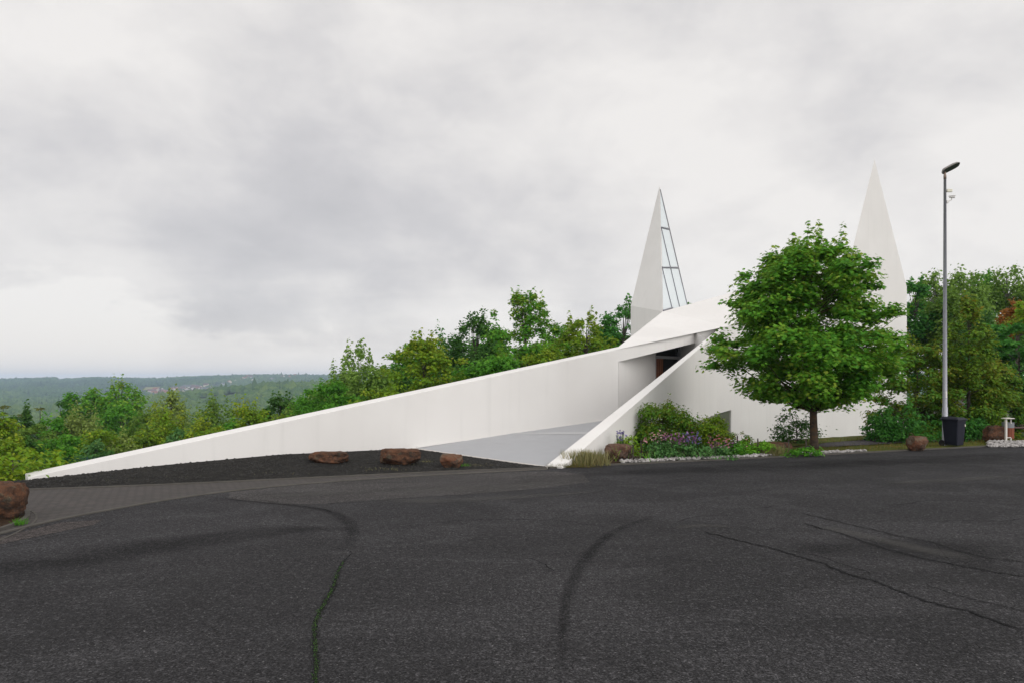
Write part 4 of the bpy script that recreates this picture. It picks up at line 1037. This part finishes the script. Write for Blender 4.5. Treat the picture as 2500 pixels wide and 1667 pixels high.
T('bushy_tree', 'rounded green tree low in front of the tallest maple', 'tree', 1225, 852, 140, 40, .08, fol='green', leaf='maple', group=BT, nc=50, size=.15, cover=3.6)
T('bushy_tree', 'dark green low tree right of the tallest maple', 'tree', 1330, 842, 110, 41, .08, fol='yellow', group=BT, nc=40, leaf='maple', size=.15, cover=3.2)
T('larch_tree', 'thin grey green larch showing behind the tallest maple', 'tree', 1352, 768, 50, 60, .08, fol='willow', prof='cone', leaf='needle', group=BT, nc=30, rcf=.2, size=.28, cover=2.4)
T('maple_tree', 'broad mid green maple left of the glazed spire', 'tree', 1432, 772, 125, 50, .1, fol='yellow', leaf='maple', prof='round', group=BT, nc=70, rcf=.11, shoots=6, size=.19, cover=3.4)
T('beech_tree', 'dark green tree touching the left edge of the glazed spire', 'tree', 1522, 738, 110, 58, .1, fol='deepgreen', prof='tall', group=BT, nc=60, rcf=.12, shoots=6, cover=3.4)
T('bushy_tree', 'low green tree peeping between broad maple and church roof', 'tree', 1485, 822, 80, 54, .1, fol='green', group=BT, nc=30)
for u, v, w, d, f, lab in [(1005, 842, 100, 58, 'green', 'green tree filling behind the spiky yellow maple'), (1090, 822, 110, 62, 'deepgreen', 'deep green tree between the spiky maple and the dark beech'), (1200, 800, 90, 60, 'green', 'green tree behind the gap left of the tallest maple'),
                      (1375, 818, 80, 62, 'dark', 'dark tree behind the gap right of the tallest maple'), (1478, 792, 90, 60, 'green', 'green tree between the broad maple and the spire tree'), (845, 905, 120, 58, 'birch', 'pale tree behind the feathery birch'), (950, 898, 90, 52, 'dark', 'dark tree filling between birch and dark conifer')]:
    T('bushy_tree', lab, 'tree', u, v, w, d, .06, fol=f, nc=46, group=BT, shoots=3)
T('young_tree', 'tree whose few top leaves peep over the roof right of the glazed spire', 'tree', 1683, 734, 26, 62, .2, fol='green', prof='column', group=BT, nc=14, rcf=.2)

# wooded slope on the left
LS = 'trees on the slope left of the wall'
T('spruce_tree', 'dark brownish spruce at the far left, first of the left spruce group', 'tree', 8, 972, 75, 92, .03, fol='spruce', prof='cone', leaf='needle', nc=70, rcf=.14, flat=.4, size=.42, droop=.6, group=LS)
T('spruce_tree', 'dark brownish spruce with sharpest tip in the left spruce group', 'tree', 60, 968, 75, 90, .03, fol='spruce', prof='cone', leaf='needle', nc=70, rcf=.14, flat=.4, size=.42, droop=.6, group=LS)
T('spruce_tree', 'dark spruce right of the sharp tipped spruce', 'tree', 98, 972, 72, 88, .03, fol='spruce', prof='cone', leaf='needle', nc=70, rcf=.14, flat=.4, size=.42, droop=.6, group=LS)
T('spruce_tree', 'dull green spruce half hidden left of the poplars', 'tree', 148, 980, 70, 95, .03, fol='dark', prof='cone', leaf='needle', nc=60, rcf=.14, flat=.4, size=.42, droop=.6, group=LS)
T('spruce_tree', 'dark spruce below the small pointed poplar', 'tree', 195, 985, 65, 84, .03, fol='spruce', prof='cone', leaf='needle', nc=60, rcf=.14, flat=.4, size=.4, droop=.6, group=LS)
T('poplar_tree', 'small pointed green poplar left of the tall poplars', 'tree', 177, 953, 45, 98, .05, fol='green', prof='tall', nc=40, group=LS, flat=1.)
T('poplar_tree', 'narrow bright green poplar beside the tallest poplar', 'tree', 230, 944, 66, 98, .05, fol='maple', prof='tall', nc=60, group=LS, flat=1.)
T('poplar_tree', 'tallest bright green poplar on the left slope, above the hills', 'tree', 296, 934, 88, 96, .1, fol='maple', prof='round', nc=80, group=LS, flat=.9, rcf=.12, shoots=5, cover=3.8)
T('bushy_tree', 'green rounded tree below the tallest poplar', 'tree', 302, 985, 90, 78, .08, fol='green', nc=50, group=LS)
T('willow_tree', 'grey green soft willow below the dark spruces', 'tree', 205, 1012, 110, 62, .08, fol='willow', nc=60, group=LS, flat=1.2, droop=.7, up=.5, shoots=5)
T('willow_tree', 'pale feathery willow standing against the far hills', 'tree', 420, 962, 88, 74, .06, fol='willow', prof='tall', nc=60, group=LS, flat=1.3, droop=.5, up=.4, shoots=6, cover=3.4)
T('willow_tree', 'olive brown loose willow below the pale feathery one', 'tree', 360, 1002, 90, 60, .06, fol='brown', nc=50, group=LS, flat=1.3, droop=.6, up=.4)
T('willow_tree', 'olive grey willow in the middle of the left slope', 'tree', 530, 974, 100, 68, .06, fol='brown', prof='tall', nc=60, group=LS, flat=1.3, droop=.6, up=.4, shoots=5, cover=3.6)
T('bushy_tree', 'yellow leaved bushy tree at the extreme left edge', 'tree', -8, 1000, 70, 42, .08, fol='yellow', nc=50, group=LS)
T('bushy_tree', 'dull green tree beneath the dark spruces', 'tree', 78, 1030, 105, 46, .08, fol='brown', nc=50, group=LS)
T('bushy_tree', 'light green bushy tree in the middle of the far left slope', 'tree', 150, 1050, 90, 45, .08, fol='green', nc=50, group=LS)
T('bushy_tree', 'dark yellow green dome shaped tree below the grey willow', 'tree', 242, 1040, 96, 44, .08, fol='yellow', nc=50, group=LS)
T('bushy_tree', 'yellow green spiky bush just above the wall in the left half', 'tree', 400, 1012, 110, 48, .08, fol='yellow', nc=54, group=LS, shoots=8)
T('bushy_tree', 'fresh green round bush among the yellow ones', 'tree', 446, 1042, 56, 44, .08, fol='bluegreen', nc=30, group=LS)
T('bushy_tree', 'bright yellow green bush right of the fresh green bush', 'tree', 505, 1026, 90, 45, .08, fol='yellow', nc=40, group=LS, shoots=4)
T('bushy_tree', 'dark rounded tree with deep shade near the middle of the wall', 'tree', 615, 990, 115, 50, .08, fol='yellow', nc=60, group=LS, shoots=5)
T('bushy_tree', 'green two tipped tree behind the dark rounded one', 'tree', 685, 967, 75, 60, .08, fol='dark', nc=40, group=LS, shoots=5)
T('bushy_tree', 'low yellow bush on the wall line below the two tipped tree', 'tree', 690, 1012, 85, 44, .08, fol='yellow', nc=36, group=LS)
T('bushy_tree', 'pale green tree between the two tipped tree and the birch', 'tree', 735, 972, 70, 52, .08, fol='birch', nc=40, group=LS, flat=1.1)
T('bushy_tree', 'mid green tree rising left of the feathery birch', 'tree', 778, 942, 80, 50, .08, fol='green', nc=46, group=LS, shoots=4)
for i, (u, vt, w, d, f, lab) in enumerate([
    (20, 1060, 90, 36, 'yellow', 'yellow green shrub low at the far left behind the laurel'), (90, 1070, 95, 41, 'dark', 'dark green shrub behind the fence left part'), (160, 1086, 90, 42, 'green', 'green shrub behind the second fence post'),
    (230, 1078, 90, 42, 'bluegreen', 'soft blue green shrub behind the third fence post'), (298, 1062, 90, 44, 'willow', 'grey green shrub behind the right fence post'), (350, 1058, 80, 46, 'brown', 'olive shrub on the wall line right of the fence'),
    (560, 1030, 80, 48, 'green', 'green shrub low on the wall line in the left half'), (470, 1062, 90, 42, 'yellow', 'small yellow shrub touching the wall top in the left half'), (120, 1108, 90, 40, 'green', 'lowest green shrub close behind the fence'), (260, 1104, 90, 40.5, 'dark', 'low dark shrub close behind the fence right of it'),
    (60, 1000, 100, 66, 'dark', 'dark shrub filling under the left spruces'), (130, 1010, 90, 60, 'green', 'mid green tree filling between spruces and willow'), (640, 1005, 70, 54, 'green', 'green tree behind the dark rounded tree')]):
    T('bushy_shrub', lab, 'shrub', u, vt, w, d, .04, fol=f, nc=40, group=LS, shoots=3)

# trees and shrubs at the right
RT = 'trees right of the church'
T('hornbeam_tree', 'dark green tree touching the right edge of the church', 'tree', 2235, 688, 110, 52, .1, fol='deepgreen', prof='column', nc=70, group=RT, rcf=.12, shoots=5)
T('birch_tree', 'drooping birch just left of the lamp post top', 'tree', 2285, 650, 78, 58, .15, fol='birch', prof='tall', flat=1.6, nc=60, rcf=.12, droop=1., up=.3, bark='bark_birch', group=RT, cover=2.8)
T('birch_tree', 'drooping birch right of the lamp post with hanging strands', 'tree', 2352, 640, 96, 57, .15, fol='birch', prof='column', flat=1.7, nc=70, rcf=.11, droop=1., up=.3, bark='bark_birch', group=RT, cover=2.7)
T('birch_tree', 'denser birch in the middle of the right hand trees', 'tree', 2408, 664, 90, 60, .15, fol='green', prof='round', flat=1.2, nc=60, rcf=.12, droop=.8, up=.4, bark='bark_birch', group=RT, cover=3.4)
T('birch_tree', 'birch with pale trunk nearest the right edge', 'tree', 2458, 640, 78, 58, .15, fol='birch', prof='tall', flat=1.3, nc=60, rcf=.12, droop=.8, up=.4, bark='bark_birch', group=RT, cover=3.)
T('hornbeam_tree', 'dark tree cut by the right edge behind the birches', 'tree', 2520, 672, 110, 62, .1, fol='deepgreen', prof='column', nc=60, group=RT)
T('bushy_tree', 'olive green birch crown behind the lamp post middle', 'tree', 2330, 710, 120, 50, .08, fol='brown', nc=60, group=RT, flat=1.2, droop=.6)
T('bushy_tree', 'shaded dark green tree behind the tall hazel', 'tree', 2420, 760, 130, 46, .08, fol='dark', nc=60, group=RT)
T('copper_tree', 'copper red leaved tree at the right edge', 'tree', 2484, 726, 54, 40, .1, fol='copper', prof='tall', nc=40, group=RT, flat=1.)
T('maple_tree', 'dark green layered maple at the right edge behind the litter bin', 'tree', 2488, 782, 185, 31, .12, fol='deepgreen', leaf='maple', prof='round', nc=90, rcf=.11, flat=.4, group=RT, size=.17, zb=.0, cover=4.2)
T('bushy_tree', 'pale lime tree crown behind the layered maple', 'tree', 2512, 735, 60, 36, .1, fol='lime', nc=30, group=RT)
HZ = 'hazel shrubs beside the lamp post'
T('hazel_shrub', 'tall rusty tipped hazel behind the wheelie bin', 'shrub', 2365, 742, 150, 27.2, .04, zb=-.05, fol='rustlime', leaf='oval', prof='tall', nc=80, rcf=.12, size=.12, group=HZ, shoots=8, cover=4.8, flat=.8)
T('hazel_shrub', 'broad rusty green hazel left of the lamp post', 'shrub', 2240, 836, 190, 27.5, .03, zb=-.05, fol='rusty', leaf='oval', prof='round', nc=90, rcf=.11, size=.12, group=HZ, shoots=8, cover=4.8)
T('hazel_shrub', 'green hazel right of the wheelie bin', 'shrub', 2430, 880, 130, 28, .03, zb=-.05, fol='rusty', leaf='oval', prof='round', nc=70, rcf=.12, size=.12, group=HZ, shoots=5, cover=4.8)
T('hazel_shrub', 'deep green shrub low behind the squarish boulder', 'shrub', 2205, 992, 150, 26, .02, zb=-.03, fol='deepgreen', leaf='oval', prof='round', nc=60, rcf=.12, size=.11, group=HZ, cover=2.6, shoots=9)
T('hazel_shrub', 'loose low shrub in front of the white wall right of the maple', 'shrub', 2155, 1000, 88, 26, .03, zb=-.03, fol='deepgreen', leaf='oval', prof='round', nc=36, rcf=.13, size=.10, group=HZ, cover=3.0, shoots=5)
T('hazel_shrub', 'small dark shrub behind the wheelie bin and post', 'shrub', 2330, 1010, 130, 27, .02, zb=-.03, fol='deepgreen', leaf='oval', prof='mound', nc=50, rcf=.13, size=.11, group=HZ, cover=4.8)

# ------------------------------------------------------------------ far valley: woods, village, meadow
def on_slope(u, v, lo, hi):
    return min(np.linspace(lo, hi, 400), key=lambda q: abs(float(hgt((u-U0)/F*q, q))+1.2-zat(v, q)))
m0, m1 = on_slope(350, 951, 900, 3400), on_slope(386, 950, 900, 3400); m2 = max(m1+90, on_slope(388, 943, 900, 3400))
MEADOW = [((u-U0)/F*d, d) for u, d in ((348, m0), (388, m1), (392, m2), (356, m2+20))]
MC = np.mean(np.array(MEADOW), 0); MS = abs(m2-m1)/2+40
def far_wood():
    rng = np.random.default_rng(5); n = 46000
    t = np.concatenate([rng.uniform(-.80, -.20, n*4//5), rng.uniform(-.2, .9, n-n*4//5)])
    q = rng.random(n); Y = np.where(q < .42, rng.uniform(700, 2000, n), rng.uniform(2000, 3680, n))
    X = t*Y; u = U0+F*t
    den = np.sin(X/95+1)*np.sin(Y/120+.5*np.sin(X/200))
    vill = ((np.abs(Y-2620) < 330) & (u > 340) & (u < 560)) | ((np.abs(Y-3250) < 150) & (u > 540) & (u < 790))
    keep = (~vill) | (rng.random(n) < .42)
    keep &= ~((u > 340) & (u < 396) & (Y < m2+25) & (Y > min(m0, m1)-260))
    keep &= (den > -.8)
    X, Y = X[keep], Y[keep]; n = len(X); Z = hgt(X, Y)
    iv = [(0, 0, 1)]; 
    for k in range(6): a = k*math.pi/3; iv.append((math.cos(a)*.85, math.sin(a)*.85, .45))
    for k in range(6): a = k*math.pi/3+.5; iv.append((math.cos(a), math.sin(a), -.35))
    iv = np.array(iv); fc = [[0, 1+k, 1+(k+1) % 6] for k in range(6)]
    for k in range(6): fc += [[1+k, 7+k, 1+(k+1) % 6], [1+(k+1) % 6, 7+k, 7+(k+1) % 6]]
    fc = np.array(fc)
    wood = np.sin(X/260+2)*np.cos(Y/310)+.4*np.sin(X/70)
    S = (4.5+5.0*rng.random(n))[:, None, None]*(.8+.5*rng.random((n, 1, 3))); con = rng.random(n) < np.where(wood > .9, .4, .03)
    S[con, :, 2] *= 1.5; S[con, :, :2] *= .6
    Vv = iv[None]*(1+.18*rng.normal(size=(n, 13, 1)))*S+np.stack([X, Y, Z+5.5], -1)[:, None]
    Fx = (fc[None]+(np.arange(n)*13)[:, None, None]).reshape(-1, 3)
    var = np.clip(.42+.28*(Y < 2000)+.22*wood+.17*rng.normal(size=n)-.3*con, 0, 1)
    o = idx_mesh('distant_wood', Vv.reshape(-1, 3), Fx, MF['far'], smooth=False, var=np.repeat(var, len(fc)))
    tag(o, 'far off woods covering the blue green hills across the valley', 'woods', kind='stuff')
FOL['far'] = [(.024,.052,.022), (.050,.102,.026), (.105,.16,.034)]
MF['far'] = m_foliage('leaf_far', FOL['far'], .1, .8, .05)
far_wood()
mp = MEADOW
V = []; 
for j in range(7):
    for i in range(7):
        a = np.array(mp[0])*(1-i/6)+np.array(mp[1])*i/6; b = np.array(mp[3])*(1-i/6)+np.array(mp[2])*i/6; p = a*(1-j/6)+b*j/6
        V.append((*p, h1(*p)+1.2))
tag(idx_mesh('meadow', np.array(V), [[j*7+i, j*7+i+1, j*7+i+8, j*7+i+7] for j in range(6) for i in range(6)], m_plain('yellow_meadow', (.20, .19, .055), .9, .1, 0, .2, .01)), kind='structure')
# houses
def house_mesh(w, l, h, rh, wm, rmn):
    mb = MB(); mb.box((0, 0, h/2-1.5), (w, l, h+3), 0)
    o = .5; mb.add([(-w/2-o, -l/2-o, h-.2), (w/2+o, -l/2-o, h-.2), (w/2+o, l/2+o, h-.2), (-w/2-o, l/2+o, h-.2), (-w/2-o, 0, h+rh), (w/2+o, 0, h+rh)],
                   [[0, 1, 5, 4], [2, 3, 4, 5]], 1)
    mb.add([(-w/2, -l/2, h), (-w/2, l/2, h), (-w/2, 0, h+rh-.3)], [[0, 1, 2]], 0); mb.add([(w/2, -l/2, h), (w/2, l/2, h), (w/2, 0, h+rh-.3)], [[0, 2, 1]], 0)
    return mb
walls = [M['far_wall'], m_plain('far_wall_cream', (.50, .43, .34), .8, .1), m_plain('far_wall_grey', (.32, .32, .33), .8, .1)]
roofs = [M['roof_tile'], m_plain('far_roof_slate', (.10, .105, .12), .7, .2), m_plain('far_roof_red', (.22, .09, .06), .8, .1)]
protos = []
rh_ = random.Random(4)
hp_ = []
for i in range(54):
    u = 352+rh_.betavariate(2, 2)*190; v = 962-(u-352)*.085+rh_.uniform(-7, 6); hp_.append((u, v, 2350+rh_.random()*550))
for u, v in [(597, 925), (604, 921), (612, 922), (590, 928), (655, 926), (664, 928), (690, 922), (698, 924), (706, 921), (620, 930), (560, 934), (545, 938), (720, 918), (750, 919), (575, 930)]: hp_.append((u, v, 3250))
hg = ['houses of the village on the lower far slope', 'houses of the upper village on the far ridge']
lab = [['tiny white walled house in the lower far village', 'tiny cream house in the lower far village', 'tiny grey house in the lower far village'], ['tiny white house of the upper far village', 'tiny cream house of the upper far village', 'tiny grey house of the upper far village']]
cache = {}
for i, (u, v, d) in enumerate(hp_):
    # slide along the sight line until the house stands on the slope
    best = min(np.linspace(d*.8, min(3560, d*1.3), 60), key=lambda q: abs(float(hgt((u-U0)/F*q, q))+6-zat(v, q)))
    x = (u-U0)/F*best; a = i % 3; b = rh_.randrange(3); z = h1(x, best)
    key = (a, b)
    if key not in cache:
        o = house_mesh(11, 9, 6.5, 4.2, 0, 0).build('village_house', [walls[a], roofs[b]]); cache[key] = o
    else:
        o = cache[key].copy(); C.objects.link(o)
    k = 1.0+.6*rh_.random(); o.scale = (k*(1.5 if i % 9 == 0 else 1), k, k); o.location = (x, best, z+2.5); o.rotation_euler = (0, 0, rh_.random()*3.14)
    w = 1 if i >= 54 else 0
    tag(o, lab[w][a], 'house', hg[w])

# ------------------------------------------------------------------ haze over the valley
def haze():
    mb = MB(); mb.box((0, 0, (-140+62)/2), (13400, 13400, 202)); o = mb.build('haze', None)
    o.data.materials.clear()
    m = bpy.data.materials.new('haze'); m.use_nodes = True; t = m.node_tree; t.nodes.clear()
    out = t.nodes.new('ShaderNodeOutputMaterial'); v = t.nodes.new('ShaderNodeVolumePrincipled')
    v.inputs['Color'].default_value = (.60, .76, .98, 1); v.inputs['Density'].default_value = HAZE
    t.links.new(v.outputs[0], out.inputs['Volume']); o.data.materials.append(m)
    tag(o, 'thin bluish haze lying over the valley', 'haze', kind='stuff')
HAZE = .00016
haze()
